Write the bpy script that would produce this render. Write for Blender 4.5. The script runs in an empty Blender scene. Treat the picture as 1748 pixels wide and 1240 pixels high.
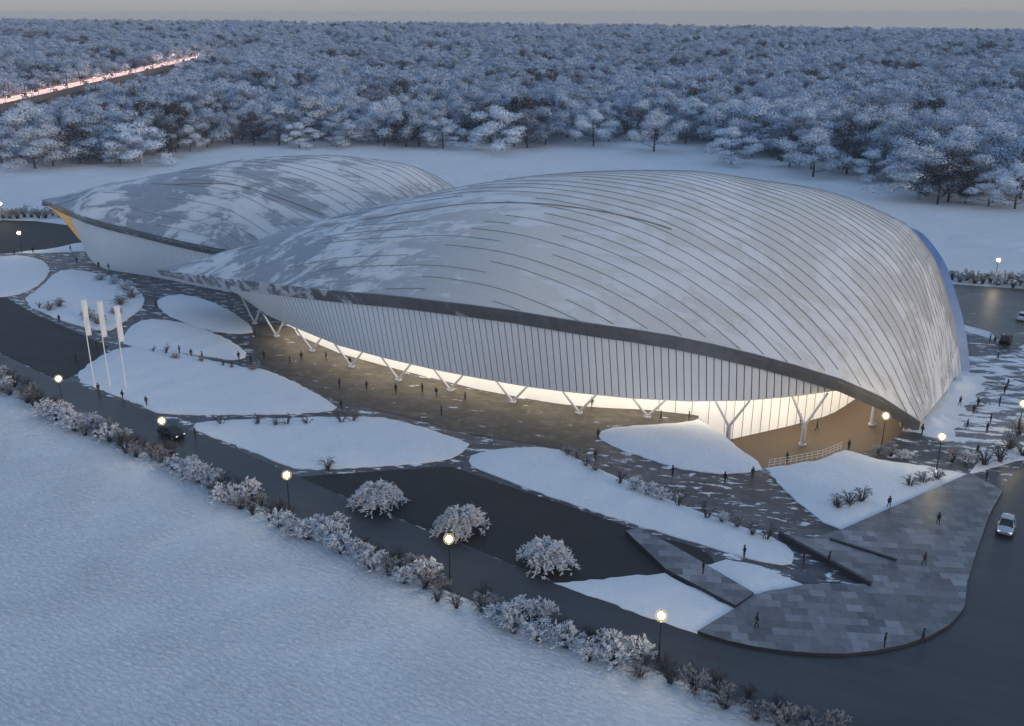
import bpy, bmesh, math, random
import numpy as np
from mathutils import Vector, Matrix
from mathutils.geometry import delaunay_2d_cdt
from mathutils.bvhtree import BVHTree

SC = bpy.context.scene
COL = SC.collection
R = math.radians
# ------------------------------------------------------------------ camera
F, CX, CY, H, PITCH = 1640.0, 874.0, 620.0, 60.0, R(20)
cam = bpy.data.cameras.new("camera")
cam_o = bpy.data.objects.new("camera", cam)
COL.objects.link(cam_o)
cam.sensor_width = 36
cam.lens = F / 1748 * 36
cam.clip_start = 0.5
cam.clip_end = 20000
cam_o.location = (0, 0, H)
cam_o.rotation_euler = (R(90) - PITCH, 0, 0)
SC.camera = cam_o
# ------------------------------------------------------------------ light
SC.view_settings.view_transform = 'Standard'
SC.view_settings.look = 'None'
SC.view_settings.gamma = 1
EXPO = 0.9
SC.view_settings.exposure = EXPO
LAMP = 2 ** -EXPO                      # lamps keep their look when the exposure is tuned
SUN_AZ, SUN_EL = R(128), R(9)          # azimuth clockwise from +Y (behind the camera, to the right)
world = bpy.data.worlds.new("World")
SC.world = world
world.use_nodes = True
wn, wl = world.node_tree.nodes, world.node_tree.links
sky = wn.new('ShaderNodeTexSky')
sky.sky_type = 'NISHITA'
sky.sun_disc = False
sky.sun_elevation = SUN_EL
sky.sun_rotation = SUN_AZ
sky.altitude = 100
sky.air_density = 1.0
sky.dust_density = 1.0
sky.ozone_density = 2.5
bg = wn['Background']
bg.inputs['Strength'].default_value = 0.12
# thin high cloud: a pale veil over the clear sky, whiter towards the horizon
wtc = wn.new('ShaderNodeTexCoord'); wsx = wn.new('ShaderNodeSeparateXYZ'); wl.new(wtc.outputs['Generated'], wsx.inputs[0])
wr = wn.new('ShaderNodeValToRGB'); we = wr.color_ramp.elements
we[0].position = 0.0; we[0].color = (1.55, 1.56, 1.62, 1)
we[1].position = 0.55; we[1].color = (1.22, 1.82, 2.85, 1)
wel = we.new(0.06); wel.color = (1.75, 2.15, 2.6, 1)
wl.new(wsx.outputs['Z'], wr.inputs[0])
wm = wn.new('ShaderNodeMix'); wm.data_type = 'RGBA'; wm.inputs[0].default_value = .9
wl.new(sky.outputs[0], wm.inputs[6]); wl.new(wr.outputs[0], wm.inputs[7])
wl.new(wm.outputs[2], bg.inputs['Color'])
sun = bpy.data.lights.new("sun", 'SUN')
sun.energy = 0.62
sun.angle = R(14)
sun.color = (1.0, 0.74, 0.46)
sun_o = bpy.data.objects.new("sun", sun)
COL.objects.link(sun_o)
sd = Vector((math.sin(SUN_AZ) * math.cos(SUN_EL), math.cos(SUN_AZ) * math.cos(SUN_EL), math.sin(SUN_EL)))
sun_o.rotation_euler = sd.to_track_quat('Z', 'Y').to_euler()
cy = SC.cycles
cy.use_denoising = True
cy.max_bounces = 6
cy.diffuse_bounces = 3
cy.glossy_bounces = 2
cy.transmission_bounces = 4
cy.volume_bounces = 0
cy.transparent_max_bounces = 8
cy.sample_clamp_indirect = 4

# ------------------------------------------------------------------ helpers
CP, SP = math.cos(PITCH), math.sin(PITCH)
def G(px, py, z=0.0):
    """point of the survey plan: where the sight line through a point of the 1748 x 1240 plate meets height z"""
    v = (py - CY) / F
    d = (H - z) / (SP + v * CP)
    return ((px - CX) / F * d, (CP - v * SP) * d)
def pix(x, y, z):
    w = H - z
    d = y * CP + w * SP
    return CX + F * x / d, CY + F * (w * CP - y * SP) / d
def rng(seed): return random.Random(seed)
def pchip(xk, yk, x):
    xk = np.array(xk, float); yk = np.array(yk, float); x = np.asarray(x, float)
    h = np.diff(xk); d = np.diff(yk) / h; m = np.zeros_like(yk)
    for i in range(1, len(xk) - 1):
        if d[i-1] * d[i] > 0:
            w1 = 2*h[i] + h[i-1]; w2 = h[i] + 2*h[i-1]; m[i] = (w1 + w2) / (w1/d[i-1] + w2/d[i])
    m[0] = d[0]; m[-1] = d[-1]
    x = np.clip(x, xk[0], xk[-1]); i = np.clip(np.searchsorted(xk, x) - 1, 0, len(h) - 1); t = (x - xk[i]) / h[i]
    return yk[i]*(1+2*t)*(1-t)**2 + h[i]*m[i]*t*(1-t)**2 + yk[i+1]*t*t*(3-2*t) + h[i]*m[i+1]*t*t*(t-1)
def solve_z(x, y, poly):
    xs = [p[0] for p in poly]; ys = [p[1] for p in poly]
    lo, hi = -6, 40
    for _ in range(40):
        m = (lo + hi) / 2; q = pix(x, y, m)
        if q[1] > np.interp(q[0], xs, ys): lo = m
        else: hi = m
    return lo

class MB:
    """collects faces of one mesh"""
    def __init__(s): s.v = []; s.f = []; s.m = []; s.uv = {}
    def vert(s, *p): s.v.append(tuple(p[0]) if len(p) == 1 else p); return len(s.v) - 1
    def face(s, idx, m=0): s.f.append(tuple(idx)); s.m.append(m)
    def poly(s, pts, m=0): s.face([s.vert(p) for p in pts], m)
    def box(s, c, d, rz=0.0, m=0):
        cs, sn = math.cos(rz), math.sin(rz); i0 = len(s.v)
        for dx in (-.5, .5):
            for dy in (-.5, .5):
                for dz in (-.5, .5):
                    a, b = dx*d[0], dy*d[1]
                    s.v.append((c[0] + a*cs - b*sn, c[1] + a*sn + b*cs, c[2] + dz*d[2]))
        for q in ((0,1,3,2),(4,6,7,5),(0,4,5,1),(2,3,7,6),(0,2,6,4),(1,5,7,3)): s.face([i0 + k for k in q], m)
    def tube(s, pts, rad, n=6, m=0, cap=True):
        pts = [Vector(p) for p in pts]
        if not hasattr(rad, '__len__'): rad = [rad] * len(pts)
        i0 = len(s.v); last = None
        for i, p in enumerate(pts):
            t = (pts[min(i+1, len(pts)-1)] - pts[max(i-1, 0)])
            t = t.normalized() if t.length > 1e-9 else Vector((0,0,1))
            a = last if last is not None else (Vector((1,0,0)) if abs(t.x) < .8 else Vector((0,1,0)))
            a = (a - t * a.dot(t)).normalized(); last = a; b = t.cross(a)
            for k in range(n):
                w = 2*math.pi*k/n
                s.v.append(tuple(p + (a*math.cos(w) + b*math.sin(w)) * rad[i]))
        for i in range(len(pts) - 1):
            for k in range(n):
                s.face((i0+i*n+k, i0+i*n+(k+1) % n, i0+(i+1)*n+(k+1) % n, i0+(i+1)*n+k), m)
        if cap:
            s.face([i0+k for k in range(n)][::-1], m); s.face([i0+(len(pts)-1)*n+k for k in range(n)], m)
    def lathe(s, prof, n=16, c=(0,0,0), m=0):
        i0 = len(s.v)
        for r, z in prof:
            for k in range(n):
                w = 2*math.pi*k/n
                s.v.append((c[0]+r*math.cos(w), c[1]+r*math.sin(w), c[2]+z))
        for i in range(len(prof) - 1):
            for k in range(n):
                s.face((i0+i*n+k, i0+i*n+(k+1) % n, i0+(i+1)*n+(k+1) % n, i0+(i+1)*n+k), m)
    def grid(s, P, m=0, flip=False):
        """P[i][j] points"""
        i0 = len(s.v); a = len(P); b = len(P[0])
        for row in P:
            for p in row: s.v.append(tuple(float(c) for c in p))
        for i in range(a-1):
            for j in range(b-1):
                q = (i0+i*b+j, i0+(i+1)*b+j, i0+(i+1)*b+j+1, i0+i*b+j+1)
                s.face(q[::-1] if flip else q, m)
    def mesh(s, name, mats, smooth=False):
        me = bpy.data.meshes.new(name)
        me.from_pydata(s.v, [], s.f)
        for mt in (mats if isinstance(mats, (list, tuple)) else [mats]): me.materials.append(mt)
        me.polygons.foreach_set('material_index', s.m)
        if smooth: me.polygons.foreach_set('use_smooth', [True] * len(s.f))
        me.update()
        return me
    def build(s, name, mats, parent=None, smooth=False, **kw):
        return put(name, s.mesh(name, mats, smooth), parent, **kw)
def tag(o, label=None, cat=None, group=None, kind=None):
    if label: o['label'] = label
    if cat: o['category'] = cat
    if group: o['group'] = group
    if kind: o['kind'] = kind
    return o
def put(name, data, parent=None, loc=None, rz=None, sc=None, **kw):
    o = bpy.data.objects.new(name, data); COL.objects.link(o)
    if parent: o.parent = parent
    if loc is not None: o.location = loc
    if rz is not None: o.rotation_euler = (0, 0, rz)
    if sc is not None: o.scale = (sc, sc, sc) if not hasattr(sc, '__len__') else sc
    return tag(o, **kw)
def copy_tree(o, parent=None):
    c = o.copy(); COL.objects.link(c); c.parent = parent
    for ch in list(o.children): copy_tree(ch, c)
    return c
def chaikin(P, n=2, closed=True):
    for _ in range(n):
        Q = []
        for i in range(len(P)):
            a, b = P[i], P[(i+1) % len(P)]
            Q += [(a[0]*.75+b[0]*.25, a[1]*.75+b[1]*.25), (a[0]*.25+b[0]*.75, a[1]*.25+b[1]*.75)]
        P = Q
    return P
def inside(P, X, Y):
    P = np.asarray(P); x0, y0 = P[:,0], P[:,1]; x1, y1 = np.roll(x0, -1), np.roll(y0, -1)
    X = np.asarray(X, float); Y = np.asarray(Y, float); c = np.zeros(X.shape, bool)
    for a, b, d, e in zip(x0, y0, x1, y1):
        if b == e: continue
        k = ((b > Y) != (e > Y)) & (X < (d-a)*(Y-b)/(e-b) + a); c ^= k
    return c
def edge_dist(P, X, Y):
    P = np.asarray(P); D = np.full(np.shape(X), 1e9)
    for i in range(len(P)):
        a, b = P[i], P[(i+1) % len(P)]; d = b - a; L = max(d @ d, 1e-9)
        t = np.clip(((X-a[0])*d[0] + (Y-a[1])*d[1]) / L, 0, 1)
        D = np.minimum(D, np.hypot(X-a[0]-t*d[0], Y-a[1]-t*d[1]))
    return D
def resample(P, step):
    Q = []
    for i in range(len(P)):
        a, b = np.array(P[i]), np.array(P[(i+1) % len(P)]); n = max(1, int(np.hypot(*(b-a)) / step))
        Q += [tuple(a + (b-a)*k/n) for k in range(n)]
    return Q
def fill(P, pts, holes=()):
    """triangulate polygon P with inner points and holes -> verts2d, tris"""
    V = [Vector(p) for p in P]; E = [(i, (i+1) % len(P)) for i in range(len(P))]
    for h in holes:
        k = len(V); V += [Vector(p) for p in h]; E += [(k+i, k+(i+1) % len(h)) for i in range(len(h))]
    V += [Vector(p) for p in pts]
    v, e, f, *_ = delaunay_2d_cdt(V, E, [], 0, 1e-5)
    v = np.array([tuple(q) for q in v]); f = np.array([t for t in f if len(t) == 3])
    c = v[f].mean(axis=1)
    ok = inside(P, c[:,0], c[:,1])
    for h in holes: ok &= ~inside(h, c[:,0], c[:,1])
    return v, f[ok]
def sheet(name, P, z, mat, holes=(), **kw):
    v, f = fill(P, [], holes)
    b = MB(); b.v = [(x, y, z) for x, y in v]
    for t in f: b.face(t)
    o = b.build(name, mat, **kw)
    fix_up(o); return o
def fix_up(o):
    bm = bmesh.new(); bm.from_mesh(o.data)
    for f in bm.faces:
        if f.normal.z < 0: f.normal_flip()
    bm.to_mesh(o.data); bm.free()

# ------------------------------------------------------------------ materials
def new_mat(name):
    m = bpy.data.materials.new(name); m.use_nodes = True
    nt = m.node_tree; return m, nt.nodes, nt.links, nt.nodes['Principled BSDF']
def N(n, typ, **kw):
    o = n.new(typ)
    for k, v in kw.items(): setattr(o, k, v)
    return o
def ramp(n, l, src, stops):
    r = n.new('ShaderNodeValToRGB'); e = r.color_ramp.elements
    while len(e) < len(stops): e.new(0.5)
    for el, (p, c) in zip(e, stops):
        el.position = p; el.color = (c, c, c, 1) if not hasattr(c, '__len__') else (*c, 1)
    l.new(src, r.inputs[0]); return r.outputs[0]
def coords(n, l, scale=(1,1,1), rot=(0,0,0), src='Object'):
    tc = n.new('ShaderNodeTexCoord'); m0 = n.new('ShaderNodeMapping'); mp = n.new('ShaderNodeMapping')
    m0.inputs['Rotation'].default_value = rot; mp.inputs['Scale'].default_value = scale      # turn first, then stretch
    l.new(tc.outputs[src], m0.inputs[0]); l.new(m0.outputs[0], mp.inputs[0]); return mp.outputs[0]
def noise(n, l, vec, scale, detail=6, rough=.6, dist=0.0):
    t = n.new('ShaderNodeTexNoise'); t.inputs['Scale'].default_value = scale; t.inputs['Detail'].default_value = detail
    t.inputs['Roughness'].default_value = rough; t.inputs['Distortion'].default_value = dist
    if vec is not None: l.new(vec, t.inputs['Vector'])
    return t.outputs['Fac']
def mixc(n, l, fac, a, b):
    m = n.new('ShaderNodeMix'); m.data_type = 'RGBA'
    for s, k in ((fac, 0), (a, 6), (b, 7)):
        if hasattr(s, 'is_linked'): l.new(s, m.inputs[k])
        else: m.inputs[k].default_value = s if k == 0 else (*s, 1)
    return m.outputs[2]
def math_(n, l, op, a, b=None):
    m = n.new('ShaderNodeMath'); m.operation = op
    for k, s in enumerate((a, b)):
        if s is None: continue
        if hasattr(s, 'is_linked'): l.new(s, m.inputs[k])
        else: m.inputs[k].default_value = s
    return m.outputs[0]
def bump(n, l, bs, h, strength, dist):
    b = n.new('ShaderNodeBump'); b.inputs['Strength'].default_value = strength; b.inputs['Distance'].default_value = dist
    l.new(h, b.inputs['Height']); l.new(b.outputs[0], bs.inputs['Normal'])
def plain(name, col, rough=.7, metal=0.0, var=0.12, scale=2.0):
    m, n, l, b = new_mat(name)
    v = coords(n, l)
    t = noise(n, l, v, scale)
    c = mixc(n, l, t, tuple(c*(1-var) for c in col), tuple(min(1, c*(1+var)) for c in col))
    l.new(c, b.inputs['Base Color']); b.inputs['Roughness'].default_value = rough; b.inputs['Metallic'].default_value = metal
    return m
def glow(name, col, strength, base=(.8,.8,.8)):
    m, n, l, b = new_mat(name)
    b.inputs['Base Color'].default_value = (*base, 1); b.inputs['Emission Color'].default_value = (*col, 1)
    b.inputs['Emission Strength'].default_value = strength * LAMP; return m
def snow_mat(name, big=.35, fine=.25, grain=1.0, ripple=False, alb=1.0):
    m, n, l, b = new_mat(name)
    v = coords(n, l); 
    t1 = noise(n, l, v, .09, 5, .55); t2 = noise(n, l, v, 1.1*grain, 8, .7)
    h = math_(n, l, 'ADD', math_(n, l, 'MULTIPLY', t1, big*6), math_(n, l, 'MULTIPLY', t2, fine))
    if ripple:
        v2 = coords(n, l, (.6, 1.25, 1), (0, 0, R(32)))
        t3 = noise(n, l, v2, 1.9, 5, .66, .5)
        t5 = noise(n, l, coords(n, l, (.5, 1, 1), (0,0,R(20))), .28, 3, .5, .8)
        h = math_(n, l, 'ADD', h, math_(n, l, 'MULTIPLY', t5, 1.4))
        h = math_(n, l, 'ADD', h, math_(n, l, 'MULTIPLY', math_(n, l, 'MULTIPLY', t3, 1.5), math_(n, l, 'ADD', math_(n, l, 'MULTIPLY', t1, 1.2), .3)))
    c = mixc(n, l, t2, tuple(q*alb for q in (.72,.76,.80)), tuple(q*alb for q in (.88,.90,.92)))
    l.new(c, b.inputs['Base Color']); b.inputs['Roughness'].default_value = .8
    b.inputs['Specular IOR Level'].default_value = .2
    bump(n, l, b, h, 1.0, .5 if ripple else .35); return m
def paving_mat(name, c1, c2, size, rot, snow=.0, rough=.45, sscale=.35):
    m, n, l, b = new_mat(name)
    v = coords(n, l, (1,1,1), (0,0,rot))
    br = n.new('ShaderNodeTexBrick'); l.new(v, br.inputs['Vector'])
    br.inputs['Scale'].default_value = 1; br.inputs['Brick Width'].default_value = size[0]; br.inputs['Row Height'].default_value = size[1]
    br.inputs['Mortar Size'].default_value = .02; br.inputs['Color1'].default_value = (*c1, 1); br.inputs['Color2'].default_value = (*c2, 1)
    br.inputs['Mortar'].default_value = (*[q*.4 for q in c1], 1)
    br2 = n.new('ShaderNodeTexBrick'); l.new(v, br2.inputs['Vector'])
    br2.inputs['Scale'].default_value = 1; br2.inputs['Brick Width'].default_value = size[0]*2.3; br2.inputs['Row Height'].default_value = size[1]*3
    br2.inputs['Mortar Size'].default_value = 0; br2.inputs['Color1'].default_value = (.45,.45,.45,1); br2.inputs['Color2'].default_value = (1.35,1.35,1.35,1)
    mu = n.new('ShaderNodeMix'); mu.data_type = 'RGBA'; mu.blend_type = 'MULTIPLY'; mu.inputs[0].default_value = 1
    l.new(br.outputs[0], mu.inputs[6]); l.new(br2.outputs[0], mu.inputs[7])
    t = noise(n, l, v, 1.6, 8, .7)
    c = mixc(n, l, math_(n, l, 'MULTIPLY', t, .5), mu.outputs[2], tuple(q*1.7 for q in c2))
    if snow > 0:
        v2 = coords(n, l, (.45, 1.2, 1), (0,0,R(12)))
        s1 = noise(n, l, v2, sscale, 10, .68, .4)
        fac = ramp(n, l, s1, [(max(0, .70 - snow*.35), 0), (min(1, .74 - snow*.35), 1)])
        c = mixc(n, l, fac, c, (.74,.76,.80))
        rr = math_(n, l, 'ADD', math_(n, l, 'MULTIPLY', fac, .4), rough); l.new(rr, b.inputs['Roughness'])
    else: b.inputs['Roughness'].default_value = rough
    l.new(c, b.inputs['Base Color'])
    bump(n, l, b, t, .25, .05); return m
def asphalt_mat(name, col, rough, snow=0.0):
    m, n, l, b = new_mat(name)
    v = coords(n, l); t = noise(n, l, v, .35, 8, .65); t2 = noise(n, l, v, 6, 4, .7)
    c = mixc(n, l, t, tuple(q*.7 for q in col), tuple(q*1.35 for q in col))
    c = mixc(n, l, math_(n, l, 'MULTIPLY', t2, .35), c, tuple(q*1.8 for q in col))
    t4 = noise(n, l, coords(n, l, (.12, .8, 1), (0,0,R(24))), .5, 6, .6, .4)
    c = mixc(n, l, ramp(n, l, t4, [(.45, 0), (.75, .55)]), c, tuple(q*2.4 for q in col))
    if snow:
        s1 = noise(n, l, coords(n, l, (.3,1.3,1)), .4, 9, .7)
        fac = ramp(n, l, s1, [(.68-snow*.3, 0), (.72-snow*.3, 1)]); c = mixc(n, l, fac, c, (.7,.72,.76))
    l.new(c, b.inputs['Base Color'])
    l.new(math_(n, l, 'ADD', math_(n, l, 'MULTIPLY', t, .25), rough), b.inputs['Roughness'])
    bump(n, l, b, t2, .2, .02); return m
def frost_mat(name, lo, hi, rnd=.25):
    m, n, l, b = new_mat(name)
    v = coords(n, l); t = noise(n, l, v, .55, 4, .6)
    c = mixc(n, l, t, lo, hi)
    oi = n.new('ShaderNodeObjectInfo')
    k = math_(n, l, 'ADD', math_(n, l, 'MULTIPLY', oi.outputs['Random'], rnd), 1 - rnd*.8)
    mu = n.new('ShaderNodeMix'); mu.data_type = 'RGBA'; mu.blend_type = 'MULTIPLY'; mu.inputs[0].default_value = 1
    l.new(c, mu.inputs[6]); l.new(k, mu.inputs[7])
    l.new(mu.outputs[2], b.inputs['Base Color']); b.inputs['Roughness'].default_value = .85
    b.inputs['Specular IOR Level'].default_value = .15
    return m

M = {}
M['snow_field'] = snow_mat('snow_field', .5, .22, .8, True, 1.0)
M['snow'] = snow_mat('snow', .4, .6, 1.3, False, .92)
M['slate'] = paving_mat('slate_paving', (.022,.023,.028), (.075,.077,.088), (2.6, 1.2), R(6), .40, .45, .75)
M['slate_snow'] = paving_mat('slate_under_snow', (.10,.10,.11), (.16,.16,.17), (2.6, 1.2), R(20), .62, .5, .5)
M['plaza'] = paving_mat('plaza_slabs', (.008,.010,.014), (.19,.197,.22), (1.7, 1.25), R(6), .0, .45)
M['forecourt'] = paving_mat('forecourt_warm_tint', (.030,.027,.021), (.095,.083,.064), (1.2, .6), R(15), .22, .6, .6)  # warm light on this paving is partly put into its brown colour
M['pit'] = plain('brown_sunken_court', (.085,.054,.028), .55, 0, .25, 1.2)
M['asphalt'] = asphalt_mat('wet_asphalt', (.026,.028,.033), .30)
M['asphalt_dark'] = asphalt_mat('dark_asphalt', (.015,.0135,.0125), .55)
M['asphalt_far'] = asphalt_mat('old_asphalt', (.075,.072,.068), .3, .15)
M['stone_edge'] = plain('dark_stone_edge', (.03,.031,.035), .6)
M['concrete'] = plain('concrete', (.33,.33,.34), .8)
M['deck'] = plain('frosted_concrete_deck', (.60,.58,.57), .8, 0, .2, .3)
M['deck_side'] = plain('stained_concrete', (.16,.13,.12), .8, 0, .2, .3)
M['column'] = plain('pale_grey_steel', (.52,.52,.56), .45, 0, .05)
M['white_metal'] = plain('white_painted_steel', (.78,.78,.78), .4, 0, .03)
M['wall_white'] = plain('white_facade_boards', (.80,.80,.81), .5, 0, .05, .3)
M['gap'] = plain('dark_facade_gap', (.16,.16,.19), .8)
M['soffit_fill'] = glow('soffit_fill_glow', (1.0,.84,.62), 2.3, (.7,.69,.66))  # underside made to glow, added to light the forecourt
M['bark'] = plain('bark', (.055,.045,.042), .9, 0, .3, 3)
M['bark_pale'] = plain('frosted_bark', (.34,.35,.40), .9, 0, .3, 3)
M['frost'] = frost_mat('frost', (.58,.67,.79), (.83,.88,.94))
M['frost_shaded'] = frost_mat('shaded_wood_frost', (.39,.49,.64), (.63,.72,.83))  # darker copy of frost: shade inside the wood is put into the colour
M['frost_dim'] = frost_mat('thin_frost', (.20,.25,.34), (.38,.44,.54))
M['twig'] = plain('dark_twigs', (.06,.052,.055), .9, 0, .3, 3)
M['shrub_half'] = frost_mat('patchy_rime', (.22,.205,.205), (.46,.45,.46), .2)
M['shrub_frost'] = frost_mat('shrub_frost', (.55,.57,.62), (.80,.82,.85), .15)
M['black_metal'] = plain('black_metal', (.02,.02,.022), .45, .3)
M['bulb'] = glow('lamp_bulb', (1.0,.82,.48), 140)
def globe_mat():
    m = bpy.data.materials.new('halo_glow_globe'); m.use_nodes = True; n, l = m.node_tree.nodes, m.node_tree.links
    n.remove(n['Principled BSDF']); t = n.new('ShaderNodeBsdfTransparent'); e = n.new('ShaderNodeEmission'); x = n.new('ShaderNodeMixShader')
    t.inputs[0].default_value = (1, .97, .88, 1); e.inputs[0].default_value = (1, .80, .44, 1); e.inputs[1].default_value = .9 * LAMP; x.inputs[0].default_value = .30  # the globe's own glow imitates the halo around the lamp
    l.new(t.outputs[0], x.inputs[1]); l.new(e.outputs[0], x.inputs[2]); l.new(x.outputs[0], n['Material Output'].inputs[0]); return m
M['globe'] = globe_mat()
M['glass_lit'] = glow('lit_glazing', (1.0,.93,.80), .42)
M['glass_warm'] = glow('amber_lit_glazing', (1.0,.56,.16), .22, (.3,.22,.1))
M['flag'] = plain('white_banner_cloth', (.78,.78,.78), .8, 0, .04)
M['coat'] = plain('dark_coat', (.016,.015,.018), .85)
M['trousers'] = plain('dark_trousers', (.02,.02,.026), .85)
M['skin'] = plain('skin', (.45,.28,.2), .6)
M['car_silver'] = plain('silver_paint', (.45,.47,.5), .25, .6, .03)
M['car_black'] = plain('black_paint', (.015,.015,.017), .2, .3, .03)
M['car_white'] = plain('white_paint', (.75,.75,.76), .25, .1, .03)
M['car_glass'] = plain('car_glass', (.015,.018,.022), .08)
M['tyre'] = plain('tyre', (.015,.015,.015), .85)
M['rim'] = plain('rim', (.4,.4,.42), .35, .8)
M['head'] = glow('headlight', (1.0,.95,.9), 1.2)
M['head_on'] = glow('headlight_on', (1.0,.80,.72), 5)
M['tail'] = plain('tail_light', (.35,.01,.01), .3)
M['streak_lamp'] = glow('streak_light_lamp', (1.0,.56,.42), 1300)  # for lamps added to give the viaduct its streak of light

def roof_mat(name, seed, snowy, rib_az):
    """grey standing-seam sheet with wind-blown snow streaks running with the ribs"""
    m, n, l, b = new_mat(name)
    v = coords(n, l, (.20, 1.0, .30), (0,0,R(21))); va = coords(n, l)
    t1 = noise(n, l, v, .42, 12, .72, .8); t2 = noise(n, l, va, .05, 5, .6, .5)
    a = n.new('ShaderNodeAttribute'); a.attribute_name = 'snow'
    k = math_(n, l, 'ADD', t1, math_(n, l, 'MULTIPLY', math_(n, l, 'SUBTRACT', t2, .5), .7))
    k = math_(n, l, 'ADD', k, math_(n, l, 'SUBTRACT', a.outputs['Fac'], .5))
    fac = ramp(n, l, k, [(.47, 0), (.515, .8), (.60, 1)])
    fine = noise(n, l, coords(n, l, (.15, 2.2, 1), (0,0,-rib_az)), 1.1, 6, .7)
    sun_warmth = n.new('ShaderNodeAttribute'); sun_warmth.attribute_name = 'pale'
    metal = mixc(n, l, sun_warmth.outputs['Fac'], mixc(n, l, fine, (.21,.235,.28), (.39,.41,.45)), mixc(n, l, fine, (.60,.575,.53), (.72,.695,.65)))  # warm low sunlight on the right part is painted into the sheet colour
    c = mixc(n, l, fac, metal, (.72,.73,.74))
    l.new(c, b.inputs['Base Color'])
    l.new(math_(n, l, 'ADD', math_(n, l, 'MULTIPLY', fac, .38), .42), b.inputs['Roughness'])
    b.inputs['Metallic'].default_value = .1
    h = math_(n, l, 'ADD', math_(n, l, 'MULTIPLY', fac, .5), math_(n, l, 'MULTIPLY', fine, .15))
    bump(n, l, b, h, .5, .15); return m
def fascia_mat():
    m, n, l, b = new_mat('dark_fascia_sheet')
    v = coords(n, l); t = noise(n, l, v, .28, 9, .7, .8)
    a = n.new('ShaderNodeAttribute'); a.attribute_name = 'snow'
    fac = ramp(n, l, math_(n, l, 'ADD', t, a.outputs['Fac']), [(.60, 0), (.68, 1)])
    t2 = noise(n, l, coords(n, l, (1,1,.2)), .5, 3)
    c = mixc(n, l, t2, (.11,.108,.115), (.27,.265,.27))
    c = mixc(n, l, fac, c, (.62,.64,.68)); l.new(c, b.inputs['Base Color'])
    b.inputs['Roughness'].default_value = .45; b.inputs['Metallic'].default_value = .4
    return m
M['fascia'] = fascia_mat()
M['fascia_sky_tint'] = plain('sky_tinted_fascia_sheet', (.09,.19,.42), .45, .1, .45, .5)  # blue of the reflected sky is painted into this sheet
M['seam'] = plain('roof_seam', (.29,.28,.27), .5, .3, .5, .15)

# ------------------------------------------------------------------ the survey plan (plate points on the ground)
def PP(L, n=0):
    P = [G(*q) for q in L]; return chaikin(P, n) if n else P
PIT = PP([(1182,722),(1195,716),(1250,760),(1306,800),(1345,795),(1400,786),(1442,769),(1470,772),(1500,766),(1546,736)]) + [(62.5,150),(64,153),(58,156),(46,149),(33,143.6),(30,141)]
EDGE = [(-400,300),(-150,295),(0,285),(60,288),(150,286),(240,281),(320,256),(420,246),(520,248),(640,250),(740,252),(850,254),(930,250),(1010,248),(1120,250),(1180,250),(1250,270),(1330,284),(1400,298),(1470,314),(1530,325),(1600,344),(1680,350),(1748,355),(1900,372),(2150,390)]
ROAD_UP = [(-90,562),(0,605),(95,650),(130,655),(190,680),(250,701),(330,738),(420,775),(505,813),(600,855),(760,920),(950,997),(1080,1045),(1190,1083)]
ROAD_LO = [(-90,600),(0,648),(60,684),(150,726),(300,792),(480,880),(620,942),(760,1008),(900,1062),(1100,1138),(1300,1215),(1420,1265),(1520,1330)]

def smooth01(t): t = np.clip(t, 0, 1); return t*t*(3-2*t)
def terrain(x, y):
    r = np.hypot(x, y)
    h = smooth01((r - 470) / 1100) * 25 * (1 - np.clip(x, -900, 900) / 900 * .36) * smooth01(y / 300 + 1e-9)
    return h - np.maximum(0, r - 1640) * .03 * smooth01(y / 300 + 1e-9)
def terr(x, y): return float(terrain(np.float64(x), np.float64(y)))

# ground: one sheet to the horizon with a hole for the sunken court
def make_ground():
    outer = [(-2600,-500),(2600,-500),(2600,3000),(-2600,3000)]      # the far rim lies out of sight behind the wooded crest
    pts = []
    for gx in np.arange(-420, 421, 12):
        for gy in np.arange(10, 470, 12): pts.append((gx, gy))
    for gx in np.arange(-1700, 1701, 55):
        for gy in np.arange(-300, 2400, 55):
            if not (-430 < gx < 430 and 0 < gy < 480): pts.append((gx, gy))
    pts = np.array(pts); pts = pts + np.random.default_rng(3).uniform(-2, 2, pts.shape)
    ok = ~inside(PIT, pts[:,0], pts[:,1]) | True
    d = edge_dist(PIT, pts[:,0], pts[:,1]); ok = (~inside(PIT, pts[:,0], pts[:,1])) & (d > 1.0)
    v, f = fill(outer, [tuple(p) for p in pts[ok]], [PIT])
    z = terrain(v[:,0], v[:,1])
    b = MB(); b.v = [(x, y, q) for (x, y), q in zip(v, z)]
    for t in f: b.face(t)
    o = b.build('ground', M['snow_field'], None, True, kind='structure'); fix_up(o)
make_ground()

pav = PP([(-90,438),(60,432),(150,430),(300,420),(600,420),(900,430),(1300,480),(1640,560),(1760,560),(1920,575),(1920,690),(1748,787),(1712,842),(1690,900),(1640,1050),(1440,1110)][:14]) 
pav = PP([(-90,438),(60,432),(150,430),(300,420),(600,420),(900,430),(1300,480),(1630,560),(1760,600),(1950,640),(1950,700),(1748,787),(1712,842),(1600,1000),(1440,1080),(1250,1060),(1190,1080)] + ROAD_UP[::-1][1:])
sheet('paving', pav, .03, M['slate'], [PIT], kind='structure')
far = PP([(1585,640),(1640,610),(1720,606),(1760,592),(1950,592),(1950,700),(1790,765),(1748,787),(1700,790),(1640,770),(1575,745),(1560,700)])
sheet('snowy_pavement', far, .06, M['slate_snow'], kind='structure')
sheet('road', PP(ROAD_UP[:-1] + [(1190,1079),(1440,1108),(1625,1035),(1672,895),(1700,842),(1752,786),(1950,690),(2300,640),(2400,760),(2200,1330)] + ROAD_LO[::-1]), .09, M['asphalt'], kind='structure')
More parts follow.
